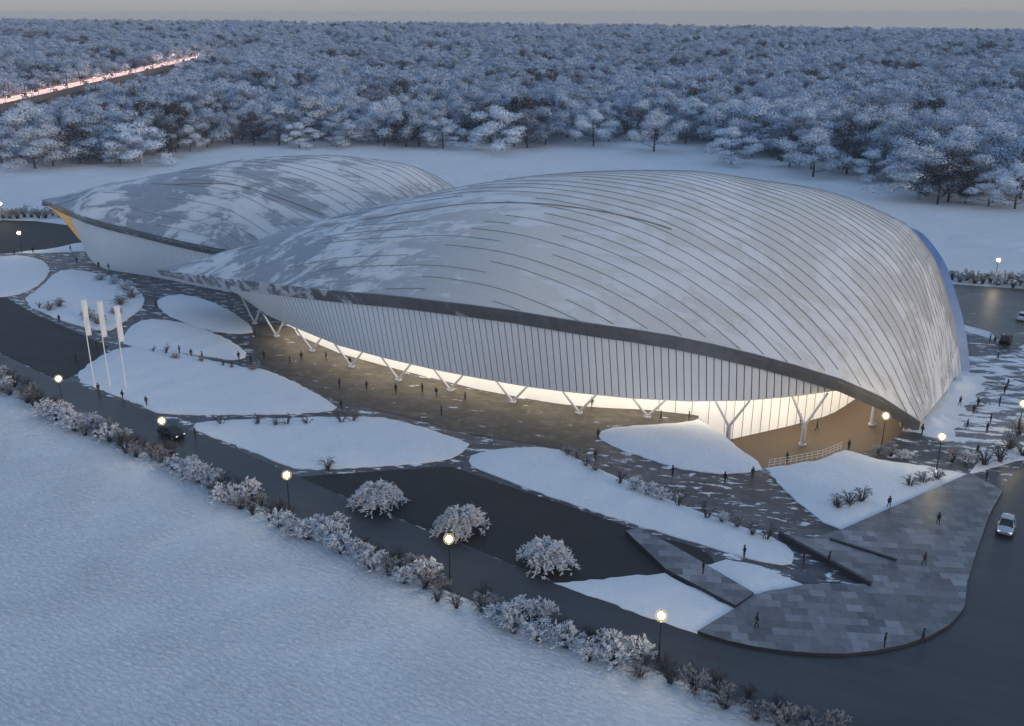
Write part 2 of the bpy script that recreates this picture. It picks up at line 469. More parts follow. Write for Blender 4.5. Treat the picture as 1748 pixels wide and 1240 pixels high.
sheet('back_road', PP([(1560,476),(1630,486),(1748,494),(2400,535),(2400,610),(1760,582),(1725,600),(1690,566),(1640,553),(1580,545)]), .075, M['asphalt_far'], kind='structure')
sheet('far_road', PP([(-420,366),(60,378),(140,388),(260,400),(260,418),(150,414),(80,428),(0,434),(-420,452)]), .075, M['asphalt_dark'], kind='structure')
sheet('car_park', PP([(-90,464),(0,503),(60,537),(185,592),(140,636),(105,650),(95,648),(0,603),(-90,560)]), .075, M['asphalt_dark'], kind='structure')
sheet('parking_court', PP([(506,815),(770,797),(880,835),(1000,875),(1088,906),(1130,960),(1158,981),(952,996),(762,918),(602,854)]), .075, M['asphalt_dark'], kind='structure')
sheet('asphalt_patch', PP([(1105,917),(1160,925),(1205,942),(1222,962),(1212,974),(1190,976)], 1), .075, M['asphalt_dark'], kind='structure')
sheet('forecourt', PP([(432,548),(470,553),(520,568),(600,605),(700,641),(800,665),(900,684),(1000,695),(1100,700),(1178,704),(1193,714),(1176,721),(1100,727),(1030,738),(1015,755),(1000,775),(930,762),(800,742),(700,714),(640,700),(585,690),(505,652),(445,622),(430,590)]), .065, M['forecourt'], kind='structure')
# sunken court: sloping floor and retaining walls
def pit_z(x, y): return -3.2 + 3.15 * float(smooth01((x - 52) / 11.5))
v, f = fill(PIT, [p for p in [(x, y) for x in np.arange(28, 66, 2.0) for y in np.arange(126, 160, 2.0)] if inside(PIT, np.array([p[0]]), np.array([p[1]]))[0]])
b = MB(); b.v = [(x, y, pit_z(x, y)) for x, y in v]
for t in f: b.face(t)
o = b.build('sunken_court', M['pit'], None, True, kind='structure'); fix_up(o)
b = MB()
for i in range(len(PIT)):
    a, c = PIT[i], PIT[(i+1) % len(PIT)]
    b.poly([(*a, pit_z(*a) - .02), (*c, pit_z(*c) - .02), (*c, .028), (*a, .028)])
b.build('retaining_wall', M['concrete'], label='concrete retaining wall around the brown sunken court', cat='wall')

# snow covered lawns between the paths: raised beds with soft edges
def lawn(px, label, n=2, h=.45, soft=1.6, mat='snow', z0=.03, name='snowy_lawn'):
    P = resample(PP(px, n), 1.0); rr = rng(len(px)*3 + n); cc = np.mean(P, axis=0)
    P = [(p[0] + (p[0]-cc[0])*k, p[1] + (p[1]-cc[1])*k) for p, k in zip(P, [.22*rr.uniform(-1, 1)/max(4, np.hypot(*(np.array(p)-cc))) for p in P])]
    A = np.array(P); gx, gy = np.meshgrid(np.arange(A[:,0].min(), A[:,0].max(), 1.7), np.arange(A[:,1].min(), A[:,1].max(), 1.7))
    r = np.random.default_rng(len(px)); gx = gx.ravel() + r.uniform(-.4, .4, gx.size); gy = gy.ravel() + r.uniform(-.4, .4, gy.size)
    k = inside(P, gx, gy); gx, gy = gx[k], gy[k]; d = edge_dist(P, gx, gy); k = d > .55
    v, f = fill(P, list(zip(gx[k], gy[k])))
    d = edge_dist(P, v[:,0], v[:,1])
    z = z0 + .14 + h*(1 - np.exp(-d/soft)) + .10*np.sin(v[:,0]*.7)*np.sin(v[:,1]*.6+1)*np.clip(d/2, 0, 1)
    b = MB(); b.v = [(x, y, q) for (x, y), q in zip(v, z)]
    for t in f: b.face(t)
    k0 = len(b.v)
    for p in P: b.vert(*p, z0 + .14)
    for p in P: b.vert(*p, -.02)
    m = len(P)
    for i in range(m): b.face((k0+i, k0+m+i, k0+m+(i+1) % m, k0+(i+1) % m))
    o = b.build(name, M[mat], None, True, kind='structure'); fix_up(o); return o
lawn([(122,648),(165,612),(215,591),(290,600),(410,628),(455,632),(505,655),(578,694),(562,704),(480,709),(275,710),(250,697),(185,672)], 'a', 1)
lawn([(325,726),(365,719),(640,711),(705,725),(800,757),(797,768),(762,788),(650,798),(522,804),(495,800),(420,768),(340,740)], 'b', 1)
lawn([(795,792),(808,776),(850,768),(940,763),(1000,792),(1150,860),(1255,897),(1335,925),(1360,953),(1345,966),(1300,962),(1200,932),(1000,872),(830,808)], 'c', 1)
lawn([(1016,748),(1032,734),(1100,727),(1178,722),(1197,716),(1252,760),(1308,800),(1280,808),(1210,810),(1150,799),(1055,768)], 'd', 1, .6)
lawn([(1306,801),(1345,796),(1400,787),(1442,770),(1500,786),(1580,798),(1655,811),(1545,860),(1440,909),(1405,893),(1345,845)], 'e', 0, .5)
lawn([(948,998),(1135,981),(1256,1043),(1191,1084),(1080,1046)], 'f', 0, .5)
lawn([(1190,968),(1215,966),(1240,957),(1300,969),(1380,1004),(1320,1010),(1284,1020)], 'g', 0, .4)
lawn([(-60,447),(-10,440),(40,436),(80,448),(86,468),(62,492),(20,508),(-30,508),(-80,490)], 'h', 1)
lawn([(32,517),(72,490),(95,464),(130,460),(205,478),(243,500),(248,522),(205,556),(182,568),(112,552)], 'i', 1)
lawn([(265,520),(278,507),(320,503),(385,525),(442,567),(402,572),(348,564),(288,542)], 'j', 1)
lawn([(208,577),(228,552),(270,544),(342,559),(405,588),(425,609),(402,617),(348,609),(212,592)], 'k', 1)
lawn([(1652,812),(1690,800),(1752,783),(1900,712),(1900,690),(1748,762),(1680,780)], 'm', 0, .3)
lawn([(30,431),(90,426),(138,414),(150,420),(152,429),(100,432),(40,434)], 'n', 1, .3)

# stone plaza: a raised slab with a dark kerb
def slab(name, P, z1, mat, edge, **kw):
    v, f = fill(P, [])
    b = MB(); b.v = [(x, y, z1) for x, y in v]
    for t in f: b.face(t, 0)
    o = b.build(name, [mat, edge], None, **kw); fix_up(o)
    bm = bmesh.new(); bm.from_mesh(o.data)
    vs = [bm.verts.new((*p, z1 - .001)) for p in P]; lo = [bm.verts.new((*p, -.02)) for p in P]
    for i in range(len(P)):
        j = (i+1) % len(P); fc = bm.faces.new((vs[i], lo[i], lo[j], vs[j])); fc.material_index = 1
    bm.to_mesh(o.data); bm.free(); return o
RIM = [(1190,1083),(1240,1099),(1290,1110),(1340,1117),(1390,1121),(1440,1122),(1490,1117),(1540,1107),(1585,1092),(1620,1072),(1640,1050),(1646,1038),(1650,1000),(1668,940),(1690,880),(1711,842)]
slab('stone_plaza', PP(RIM + [(1655,812),(1440,907),(1380,925),(1335,915),(1485,1002),(1375,1003),(1285,1021),(1256,1043)]), .42, M['plaza'], M['stone_edge'], kind='structure')
slab('stone_ramp', PP([(1068,914),(1090,908),(1160,945),(1222,982),(1286,1020),(1255,1042),(1137,980)]), .62, M['plaza'], M['stone_edge'], kind='structure')
def low_wall(p, q, label, w=.32, h=.62):
    a, c = np.array(G(*p, .4)), np.array(G(*q, .4)); d = c - a; L = np.hypot(*d); az = math.atan2(d[1], d[0])
    b = MB(); b.box((0, 0, .2+h/2), (L, w, h)); b.box((0, 0, .2+h+.04), (L+.1, w+.1, .08))
    o = b.build('low_wall', M['stone_edge'], label=label, cat='wall'); o.location = (*((a+c)/2), 0); o.rotation_euler.z = az
low_wall((1330,914), (1486,1001), 'long low black stone wall edging the snowy path to the plaza')
low_wall((1417,922), (1530,958), 'short thin black stone wall across the upper paved plaza', .22, .38)

# ------------------------------------------------------------------ the ice arena
arena = put('ice_arena', None, loc=(0,0,0), label='sprawling ice arena under two leaf shaped domed metal roofs dusted with snow', cat='arena')
RIB = R(-30)      # ribs run in parallel vertical planes
class Leaf:
    def __init__(s, T, E):
        s.T = np.array(T, float); d = np.array(E, float) - s.T; s.L = np.hypot(*d); s.a = d/s.L; s.n = np.array([-s.a[1], s.a[0]])
    def xy(s, S, p): return s.T[0] + s.a[0]*S + s.n[0]*p, s.T[1] + s.a[1]*S + s.n[1]*p
TK = [0,.1,.2,.3,.4,.5,.6,.7,.8,.9,1]
def roof(leaf, Sf, Sb, pf, pb, zft, zf, hr, endzero, mat, seam, spine, snowfn, zbk=None, bare=lambda s: 1, pale=((0, 1), (0, 0))):
    q = np.linspace(0, 1, 150); t = 1-(1-q)**2 if endzero else q
    u = np.linspace(-1, 1, 91)
    PF = pchip(*zip(*pf), t*Sf); PB = pchip(*zip(*pb), t*Sb); Z = np.interp(t, zft, zf)
    w = (u+1)/2
    S = (t*Sf)[:,None]*(1-w) + (t*Sb)[:,None]*w; Q = PF[:,None]*(1-w) + PB[:,None]*w
    h = pchip(TK, hr, t)
    if endzero: h = h*np.sqrt(np.clip(1-np.clip((t-.6)/.4, 0, 1)**2, 0, 1))
    ZB = Z if zbk is None else pchip(*zip(*zbk), t)
    ZZ = Z[:,None]*(1-w) + ZB[:,None]*w + h[:,None]*(1-np.abs(u)**2)
    X, Y = leaf.xy(S, Q)
    b = MB(); b.grid(np.stack([X, Y, ZZ], -1), flip=True)
    # underside, 0.5 m below
    b.grid(np.stack([X, Y, ZZ-.5], -1)[::3, ::3])
    bvh = BVHTree.FromPolygons([Vector(p) for p in b.v], b.f[:(149*90)])
    # standing seams
    d = np.array([math.cos(RIB), math.sin(RIB)]); nn = np.array([-d[1], d[0]])
    ctr = np.array([X.mean(), Y.mean()])
    sr = rng(int(leaf.L*10))
    def strip(org, dr, wd, ht, reach=110, whole=False):
        row = []
        def flush(row):
            if len(row) > 2:
                side = Vector((-dr[1], dr[0], 0)) * wd/2
                i = 0
                while i < len(row) - 1:
                    n_ = sr.randint(3, 9); part = row[i:i+n_+1]; s_ = float((np.array(part[0][0][:2])-leaf.T) @ leaf.a) / leaf.L
                    if whole or sr.random() < bare(s_):
                        b.grid([[p - side - Vector((0,0,.05)), p - side + nr*ht, p + side + nr*ht, p + side - Vector((0,0,.05))] for p, nr in part], m=1)
                    i += n_
        for k in np.arange(-reach, reach, 1.6):
            p = org + dr*k
            hit = bvh.ray_cast(Vector((p[0], p[1], 80)), Vector((0,0,-1)))
            if hit[0] is not None and hit[0].z > 0.2: row.append((hit[0], hit[1] if hit[1].z > 0 else -hit[1]))
            else: flush(row); row = []
        flush(row)
    for off in np.arange(-100, 100, seam): strip(ctr + nn*off, d, .085, .09)
    def on_roof(q):
        v = (q[1]-CY)/F; h_ = bvh.ray_cast(Vector((0, 0, H)), Vector(((q[0]-CX)/F, CP - v*SP, -(SP + v*CP))).normalized())
        return np.array(h_[0][:2])
    for (o1, o2) in spine:
        o1, o2 = on_roof(o1), on_roof(o2); dd = (o2-o1); ln = np.hypot(*dd); dd /= ln; strip((o1+o2)/2, dd, .2, .16, ln*.56, True)
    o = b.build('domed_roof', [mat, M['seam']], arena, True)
    me = o.data; at = me.attributes.new('snow', 'FLOAT', 'POINT')
    co = np.array(b.v); at.data.foreach_set('value', snowfn(co).astype(np.float32))
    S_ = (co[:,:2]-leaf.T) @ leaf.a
    at = me.attributes.new('pale', 'FLOAT', 'POINT'); at.data.foreach_set('value', np.interp(S_, *pale).astype(np.float32))  # how far the painted sun warmth reaches along the roof
    edge = [(X[i,0], Y[i,0], ZZ[i,0]) for i in range(150)]; back = [(X[i,-1], Y[i,-1], ZZ[i,-1]) for i in range(150)]
    return o, edge, back, (t, PF, PB, Z)
def fascia(leaf, edge, sgn, mat, drop, inn, name, snowfn=None):
    """folded sheet hung from the roof edge, leaning in towards its foot"""
    E = np.array(edge); n = leaf.n * sgn; b = MB(); rows = []
    for i in range(len(E)):
        k = min(1, .55 + i/20) if sgn < 0 else 1
        p = E[i]; dz = min(drop*k, max(.4, p[2]+.4)); o = np.array([n[0], n[1], 0])
        rows.append([p + o*.02 + np.array((0,0,.12)), p + o*.22 + np.array((0,0,.02)), p - o*(inn*.9) + np.array((0,0,-dz)), p - o*(inn+.7) + np.array((0,0,-dz-.03))])
    b.grid(rows, flip=sgn > 0)
    o = b.build(name, mat, arena)
    at = o.data.attributes.new('snow', 'FLOAT', 'POINT'); co = np.array(b.v)
    at.data.foreach_set('value', (snowfn(co) if snowfn else np.zeros(len(co))).astype(np.float32))
    return [r[2] for r in rows]

LA = Leaf((-74,195), (71,147)); LB = Leaf((-122.6,250), (16,204))
PFA = [(0,0),(12,-4),(22,-8),(32,-12),(42,-16),(53,-20),(64,-23),(74,-25.5),(86,-27.2),(97,-27.7),(108,-27),(120,-25.3),(131,-22.5),(140,-19),(148.3,-15.2)]
PBA = [(0,0),(20,7),(42,15),(64,22),(86,26),(108,28),(131,26),(145,21),(150,19),(153,17.5),(155.5,16.2),(157.2,15.2)]
ZBA = [(0,9.7),(.2,12.7),(.4,16),(.6,20),(.75,23.5),(.85,25.5),(.922,24),(.954,19.6),(.973,13.7),(.989,7),(1,0)]
ZFA = [9.7,10.2,10.7,11.4,12.,12.7,13.4,14.1,14.8,15.4,16.,16.5,16.8,17.,17.,16.7,16.3,15.9,15.3,14.3,13.,11.3,9.2,6.1,1.7]
HRA = [0,3.3,7.2,10.5,12.9,14.9,15.6,15.8,14.9,14.8,17.9]
PFB = [(0,0),(12,-5.5),(23,-11),(42,-14.5),(69,-19),(90,-19),(110,-16.5),(130,-10),(146,0)]
PBB = [(0,0),(20,7),(42,13),(64,18),(86,20),(108,18),(130,10),(146,0)]
ZFB = [14.2,13.9,13.7,13.7,13.3,12.7,12.2,11.7,11.3,11.,10.7,10.4,9.9,9.2,8.5,7.8,7.1,6.4,5.7,5.,4.3,3.6,2.9,2.2,1.5]
HRB = [.1,4.1,8.2,12.3,16.,18.7,21.,21.7,17.8,8.5,0]
ZT = np.linspace(0, 1, 25)
def snow_main(co):
    s = (co[:,0]-LA.T[0])*LA.a[0] + (co[:,1]-LA.T[1])*LA.a[1]
    return np.interp(s, [0,40,62,80,100,125,142,152], [.45,.455,.47,.50,.50,.48,.50,.48])
def snow_left(co):
    s = (co[:,0]-LB.T[0])*LB.a[0] + (co[:,1]-LB.T[1])*LB.a[1]
    return np.interp(s, [0,25,60,90,140], [.44,.455,.48,.52,.56])
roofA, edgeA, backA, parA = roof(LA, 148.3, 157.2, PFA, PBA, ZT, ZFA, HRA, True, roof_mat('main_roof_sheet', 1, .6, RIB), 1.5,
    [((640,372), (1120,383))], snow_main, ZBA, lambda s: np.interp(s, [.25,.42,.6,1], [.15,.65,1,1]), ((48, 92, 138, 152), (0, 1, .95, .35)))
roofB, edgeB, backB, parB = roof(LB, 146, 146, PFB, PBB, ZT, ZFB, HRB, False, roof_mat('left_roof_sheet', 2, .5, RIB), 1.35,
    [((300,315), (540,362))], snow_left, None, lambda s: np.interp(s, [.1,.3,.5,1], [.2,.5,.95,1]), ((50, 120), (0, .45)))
def fas_snow(co):
    s = (co[:,0]-LA.T[0])*LA.a[0] + (co[:,1]-LA.T[1])*LA.a[1]
    return np.interp(s, [0,20,55,62,80,90,150], [.12,.14,.08,0,.05,-.1,-.2])
footA = fascia(LA, edgeA, -1, M['fascia'], 2.3, .9, 'fascia', fas_snow)
def flange(edge):
    b = MB(); rows = []
    for i, p in enumerate(np.array(edge)):
        k = float(smooth01((i - 55) / 40)); o = np.array([*(LA.n*(1-.35*k) + LA.a*1.0*k), 0]); o /= np.linalg.norm(o)
        wd = 1.9
        rows.append([p + np.array((0,0,.1)) - o*.05, p + o*wd - np.array((0,0,.25)), p + o*wd - np.array((0,0,.7)), p + np.array((0,0,-.6))])
    b.grid(rows); b.build('roof_flange', M['fascia_sky_tint'], arena)
flange(backA)
footB = fascia(LB, edgeB, -1, M['fascia'], 1.9, .9, 'fascia', lambda co: np.full(len(co), .04))
fascia(LB, backB, 1, M['fascia'], 1.2, .4, 'fascia')

def at_s(leaf, foot, s):
    F_ = np.array(foot); S = (F_[:,:2]-leaf.T) @ leaf.a
    return np.array([np.interp(s, S, F_[:,k]) for k in range(3)])
def slat_wall(leaf, foot, top_s, base, pitch, gap, name):
    """boards between the fascia foot and a base curve; base(k) gives the 3D foot of board line k in 0..1"""
    n = 400; tops = np.array([at_s(leaf, foot, s) for s in np.linspace(*top_s, n)]); bots = np.array([base(k) for k in np.linspace(0, 1, n)])
    tops[:,:2] += leaf.n * .45; tops[:,2] += .1
    arc = np.concatenate([[0], np.cumsum(np.linalg.norm(np.diff((tops+bots)/2, axis=0), axis=1))])
    def lerp(a, A): return np.array([np.interp(a, arc, A[:,k]) for k in range(3)])
    nb = int(arc[-1] / pitch); b = MB(); o3 = np.array([*(-leaf.n), 0])
    for i in range(nb):
        a0, a1 = i*pitch, (i+1)*pitch - gap
        t0, t1, d0, d1 = lerp(a0, tops), lerp(a1, tops), lerp(a0, bots), lerp(a1, bots)
        f = [t0, t1, d1, d0]; bk = [p - o3*.22 for p in f]
        b.poly(f[::-1]); i0 = len(b.v); [b.vert(p) for p in f + bk]
        b.face((i0, i0+3, i0+7, i0+4)); b.face((i0+1, i0+5, i0+6, i0+2)); b.face((i0+3, i0+2, i0+6, i0+7))
    rows = [[tops[k] - o3*.25, bots[k] - o3*.25] for k in range(0, n, 5)]
    b.grid(rows, m=1)
    return b.build(name, [M['wall_white'], M['gap']], arena), tops, bots
# columns' line (s, p) and the wall foot 0.8 m outside it
COLN = [(10,1.0),(22,-.6),(30.8,-6.2),(42,-11.9),(52.9,-17.2),(63.8,-20.8),(74,-22.6),(85.7,-24.1),(97.2,-25.1),(107.9,-23.8),(120.5,-22.6),(131.6,-19.2),(141.9,-11.5),(146,-9)]
WB = [(400,488),(410,496),(428,518),(455,538),(480,549),(511,563),(580,591),(652,611),(742,632),(820,647),(900,661),(960,669),(1077,681),(1175,686),(1272,685),(1360,677),(1430,667),(1520,650)]
def baseA(k):
    s = 20.5 + k*(141 - 20.5); p = float(pchip(*zip(*COLN), [s])[0]) - .5
    x, y = LA.xy(s, p); z = solve_z(x, y, WB); top = at_s(LA, footA, min(s, 146))
    return np.array([x, y, min(z, top[2]-.05)])
wallA, topA, botA = slat_wall(LA, footA, (18.5, 141), baseA, 1.12, .15, 'slatted_wall')
BASEB = [(14,-2),(17,-6.2),(22.9,-8.9),(41.7,-12),(69,-17.6),(95,-18),(120,-11)]
def baseB(k):
    s = 15.5 + k*80; x, y = LB.xy(s, float(pchip(*zip(*BASEB), [s])[0]))
    return np.array([x, y, float(np.interp(s, [15.5,17.5,20,23,26], [5.5,3.6,1.8,.6,.1]))])
wallB, topB, botB = slat_wall(LB, footB, (11, 95), baseB, .95, .13, 'slatted_wall')
# soffit with an added glow, and lit glazing behind the columns of the main hall
GL = [(19,6.0),(25.5,2.8),(31,.6)]
for q in ((508,573),(580,604),(652,624),(742,647),(820,666),(900,681),(960,691),(1030,697),(1100,700)):
    d_ = np.array(G(*q)) - LA.T; GL.append((float(d_ @ LA.a), float(d_ @ LA.n)))
GL += [(114,-19.3),(121,-19.4),(129.5,-11.1),(141.4,2.1),(147,9)]
gs = np.linspace(29, 146, 90); gp = np.array([float(np.interp(s, *zip(*GL))) for s in gs])
rows = []; srows = []
for s, p in zip(gs, gp):
    x, y = LA.xy(s, p); k = min(1, max(0, (s-20.5)/(141-20.5))); wb = baseA(k)
    zb = pit_z(x, y) - .02 if inside(PIT, np.array([x]), np.array([y]))[0] or s > 115 else 0.0
    zt = wb[2] + .02
    rows.append([(x, y, zb), (x, y, max(zt, zb+.3))]); srows.append([tuple(wb + np.array((LA.n[0]*.3, LA.n[1]*.3, 0.03))), (x, y, max(zt, zb+.3))])
b = MB(); b.grid([r for r, s in zip(rows, gs) if s <= 108]); gl1 = b.build('lit_glazing', M['glass_lit'], arena)
b = MB(); b.grid([r for r, s in zip(rows, gs) if s >= 107]); gl2 = b.build('entrance_glazing', M['glass_lit'], arena)
gg = [r for r, s in zip(rows, gs) if s >= 107]
acc = 0
for a, c in zip(gg[:-1], gg[1:]):
    a0, c0 = np.array(a[0]), np.array(c[0]); acc += np.hypot(*(c0-a0)[:2])
    if acc > 1.7:
        acc = 0; mb = MB(); mb.tube([np.array(a[0]) - np.array([*LA.n*.08, 0]), np.array(a[1]) - np.array([*LA.n*.08, 0])], .05, 4)
        mb.build('mullion', M['concrete'], gl2)
b = MB(); b.grid(srows); b.build('fill_glow_soffit', M['soffit_fill'], arena)
# amber glass end of the left hall under its roof tip
b = MB()
tp = [np.array(p) for p in (at_s(LB, footB, .6), at_s(LB, footB, 4), at_s(LB, footB, 8), at_s(LB, footB, 11.5))]
bt = [np.array((*LB.xy(3, .6), 11.2)), np.array((*LB.xy(8, 0), 7.5)), np.array((*LB.xy(12, -2), 5.0)), np.array((*LB.xy(15.6, -4.2), 5.2))]
b.grid([[a + np.array((LB.n[0]*.3, LB.n[1]*.3, 0)), c] for a, c in zip(tp, bt)])
b.build('end_glazing', M['glass_warm'], arena)
b = MB(); b.grid([[np.array((*LB.xy(s, p), 0)), np.array((*LB.xy(s, p), zt))] for s, p, zt in ((13.5,4,5),(15.5,0,5),(17.5,-3,4.2),(21.5,-7.6,1.2))])
b.build('lobby_glazing', M['glass_lit'], arena)
# end closure of the left hall (plain back wall so that the shell is not hollow from the side)
for leaf, back, s0, s1 in ((LA, backA, 45, 150), (LB, backB, 10, 138)):
    bk = np.array(back); S = (bk[:,:2]-leaf.T) @ leaf.a; b = MB(); rows = []
    for s in np.linspace(s0, s1, 50):
        p = np.array([np.interp(s, S, bk[:,k]) for k in range(3)]); q = p[:2] - leaf.n*1.2
        rows.append([(*q, -.0), (*q, max(.2, p[2]-.45))])
    b.grid(rows); b.build('back_wall', M['wall_white'], arena)
# V columns and forked columns
def strut(b, p, q, w0, w1): b.tube([p, q], [w0, w1], 8)
def column(foot, top, spread, trunk):
    """white steel column: a short or tall trunk, then two arms along the facade line"""
    x, y, z0 = foot; tx, ty = -float(LA.n[1]), float(LA.n[0]); ax, ay = LA.a
    b = MB(); hz = z0 + trunk
    if trunk > 0: b.tube([(x, y, z0), (x, y, hz)], [.42, .36], 10)
    b.tube([(x, y, z0), (x, y, z0+.25)], [.62, .6], 10)
    for s in (-1, 1):
        strut(b, (x, y, hz), (x+ax*spread*s, y+ay*spread*s, top), .23, .18)
    name = 'v_column' if trunk < 1 else 'forked_column'
    b.build(name, M['column'], arena)
for (px, py) in [(435,553),(472,575),(533,600),(600,627),(680,650),(768,667),(875,687),(988,706),(1105,713)]:
    x, y = G(px, py); s = float((np.array([x, y])-LA.T) @ LA.a); k = min(1, max(0, (s-20.5)/(141-20.5)))
    column((x, y, .05), max(1.8, baseA(k)[2]+.1), 2.6 if px < 500 else 3.1, .1)
for (px, py) in [(1242,757),(1370,757),(1487,737)]:
    x, y = G(px, py, -2.9); s = float((np.array([x, y])-LA.T) @ LA.a); k = min(1, max(0, (s-20.5)/(141-20.5)))
    column((x, y, pit_z(x, y)), max(2.6, baseA(k)[2]+.1), 2.8, 3.2)
# snow drift heaped against the low end of the main roof
def drift():
    b = MB(); r = rng(5); rows = []
    a, c = np.array((63.0,133.6)), np.array((81.0,160.0)); d = (c-a); L = np.hypot(*d); d = d/L; o = np.array([d[1], -d[0]])
    for i, t in enumerate(np.linspace(-.02, 1.0, 40)):
        hh = (1.1*math.exp(-((t-.12)/.12)**2) + 1.1*math.exp(-((t-.72)/.16)**2) + .12) * (1 + .25*math.sin(i*1.7))
        hh *= min(1, (t+.02)*12, (1.0-t)*9 + .02)
        row = []
        for j, w in enumerate(np.linspace(-3.5, 4.2, 16)):
            p = a + d*L*t + o*(w + .5*math.sin(i*.9))
            z = .05 + hh*math.exp(-(w/1.7)**2) * (1 + r.uniform(-.12, .12)) - (.15 if j in (0, 15) else 0)
            row.append((*p, z))
        rows.append(row)
    o_ = b.grid(rows) or b.build('snow_drift', M['snow'], None, True, kind='stuff'); fix_up(o_)
    tag(o_, 'wind blown snow heaped against the low end of the main roof', 'snow drift')
drift()

# ------------------------------------------------------------------ trees
def limb(b, p, q, r0, r1, r, m=0, n=4, bend=.12, seg=3):
    p, q = Vector(p), Vector(q); L = (q-p).length
    pts = [p.lerp(q, i/seg) + (Vector((r.uniform(-1,1), r.uniform(-1,1), r.uniform(-.4,1)))*L*bend if 0 < i < seg else Vector()) for i in range(seg+1)]
    b.tube(pts, [r0 + (r1-r0)*i/seg for i in range(seg+1)], n, m, False); return pts
def leaf_face(b, c, L, W, r, m, up=None):
    d = Vector((r.gauss(0,1), r.gauss(0,1), r.gauss(0,.55))).normalized() if up is None else up
    t = Vector((r.gauss(0,1), r.gauss(0,1), r.gauss(0,1))); t = (t - d*t.dot(d)).normalized()
    k = b.vert(c - d*L*.5); b.vert(c + t*W); b.vert(c + d*L*.5 + t*W*.3); b.vert(c - t*W*.8)
    b.face((k, k+1, k+2, k+3), m)
def tree(seed, hgt, wid, faces, size, dark=.16, tiers=False, density=1.0):
    """-> trunk MB, crown MB (0 frost, 1 twigs). Limbs fork out to clumps of twigs."""
    r = rng(seed); T = MB(); C = MB()
    lean = Vector((r.uniform(-.06,.06)*hgt, r.uniform(-.06,.06)*hgt, 0))
    top = Vector((lean.x, lean.y, hgt*.86))
    tr = [Vector((0,0,-.4)), Vector((lean.x*.2, lean.y*.2, hgt*.22)), Vector((lean.x*.6, lean.y*.6, hgt*.5)), top]
    T.tube(tr, [hgt*.022, hgt*.017, hgt*.011, .03], 7, 0, False)
    clumps = []
    nl = r.randint(8, 11)
    for i in range(nl):
        t = .11 + .71*i/(nl-1); w = i*2.4 + r.uniform(-.4,.4)
        base = Vector((lean.x*t, lean.y*t, hgt*t*.86))
        k = math.sin(math.pi*min(1, (t+.16)))**.6
        reach = wid*.5*k*r.uniform(.75, 1.12)
        end = Vector((lean.x*t + math.cos(w)*reach, lean.y*t + math.sin(w)*reach, min(hgt*.97, hgt*(t*.92 + r.uniform(.06,.2)) - (reach*.18 if tiers else 0))))
        pts = limb(T, base, end, hgt*.0085, .04, r, 0, 4)
        clumps.append((end, 1.0))
        if i % 2: clumps.append((pts[2], .75))
        for j in range(2):
            a = w + r.uniform(-1.1, 1.1); rr = reach*r.uniform(.3,.55); p0 = pts[r.choice((1,2,2,3))]
            e2 = p0 + Vector((math.cos(a)*rr, math.sin(a)*rr, rr*r.uniform(-.05 if tiers else .1, .7)))
            limb(T, p0, e2, .06, .025, r, 0, 3, .1, 2); clumps.append((e2, r.uniform(.7,1.05)))
    clumps.append((top + Vector((0,0,hgt*.06)), .8))
    per = max(4, int(faces*density/len(clumps))); s = wid*.083
    for c, k in clumps:
        n_ = int(per*k)
        sx, sz = s*2.0*k, s*2.0*k*(.5 if tiers else .78)
        for i in range(n_):
            d = Vector((r.gauss(0,1), r.gauss(0,1), r.gauss(.25,1))).normalized()
            q = r.uniform(.55, 1.12) if i % 3 else r.uniform(.2, 1.3)
            p = c + Vector((d.x*sx, d.y*sx, d.z*sz))*q
            if p.z < hgt*.06: continue
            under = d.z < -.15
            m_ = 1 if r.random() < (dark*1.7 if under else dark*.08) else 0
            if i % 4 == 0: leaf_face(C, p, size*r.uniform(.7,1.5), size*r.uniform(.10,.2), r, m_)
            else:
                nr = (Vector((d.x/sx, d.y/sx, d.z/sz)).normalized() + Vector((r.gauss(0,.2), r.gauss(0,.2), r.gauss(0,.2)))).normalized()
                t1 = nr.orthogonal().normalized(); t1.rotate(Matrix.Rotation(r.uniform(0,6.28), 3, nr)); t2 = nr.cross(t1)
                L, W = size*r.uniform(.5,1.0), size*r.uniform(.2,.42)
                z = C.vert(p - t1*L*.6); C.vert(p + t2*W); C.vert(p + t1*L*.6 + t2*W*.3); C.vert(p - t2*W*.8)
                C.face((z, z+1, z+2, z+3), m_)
    return T, C
def proto(name, seed, hgt, wid, faces, size, mats, trunk, **kw):
    T, C = tree(seed, hgt, wid, faces, size, **kw)
    return (T.mesh(name + '_trunk', trunk), C.mesh(name + '_crown', mats))
FM = [M['frost_shaded'], M['twig']]
FW, FD, BARE = [M['frost'], M['twig']], [M['frost_dim'], M['twig']], [M['twig'], M['frost_dim']]
KIND = {
 'white': [proto('white_tree', 11, 19, 20.3, 9520, .72, FW, M['bark_pale'], dark=.10, tiers=True), proto('white_tree', 12, 18, 19.1, 8960, .72, FW, M['bark'], dark=.12, tiers=True), proto('white_tree', 13, 20, 19.1, 9520, .72, FW, M['bark'], dark=.12)],
 'round': [proto('round_tree', 21, 18, 19.1, 8960, .75, FM, M['bark'], dark=.2), proto('round_tree', 22, 19, 20.3, 9520, .75, FM, M['bark'], dark=.22), proto('round_tree', 23, 17, 17.8, 8400, .75, FM, M['bark'], dark=.2, tiers=True)],
 'dim': [proto('dim_tree', 31, 18, 16.5, 6720, .7, FD, M['bark'], dark=.3), proto('dim_tree', 32, 19, 16.5, 6720, .7, FD, M['bark'], dark=.34)],
 'bare': [proto('bare_tree', 41, 18, 12.7, 1680, 1.1, BARE, M['bark'], dark=.12), proto('bare_tree', 42, 19, 14.0, 1904, 1.1, BARE, M['bark'], dark=.12)],
}
NTREE = [0]
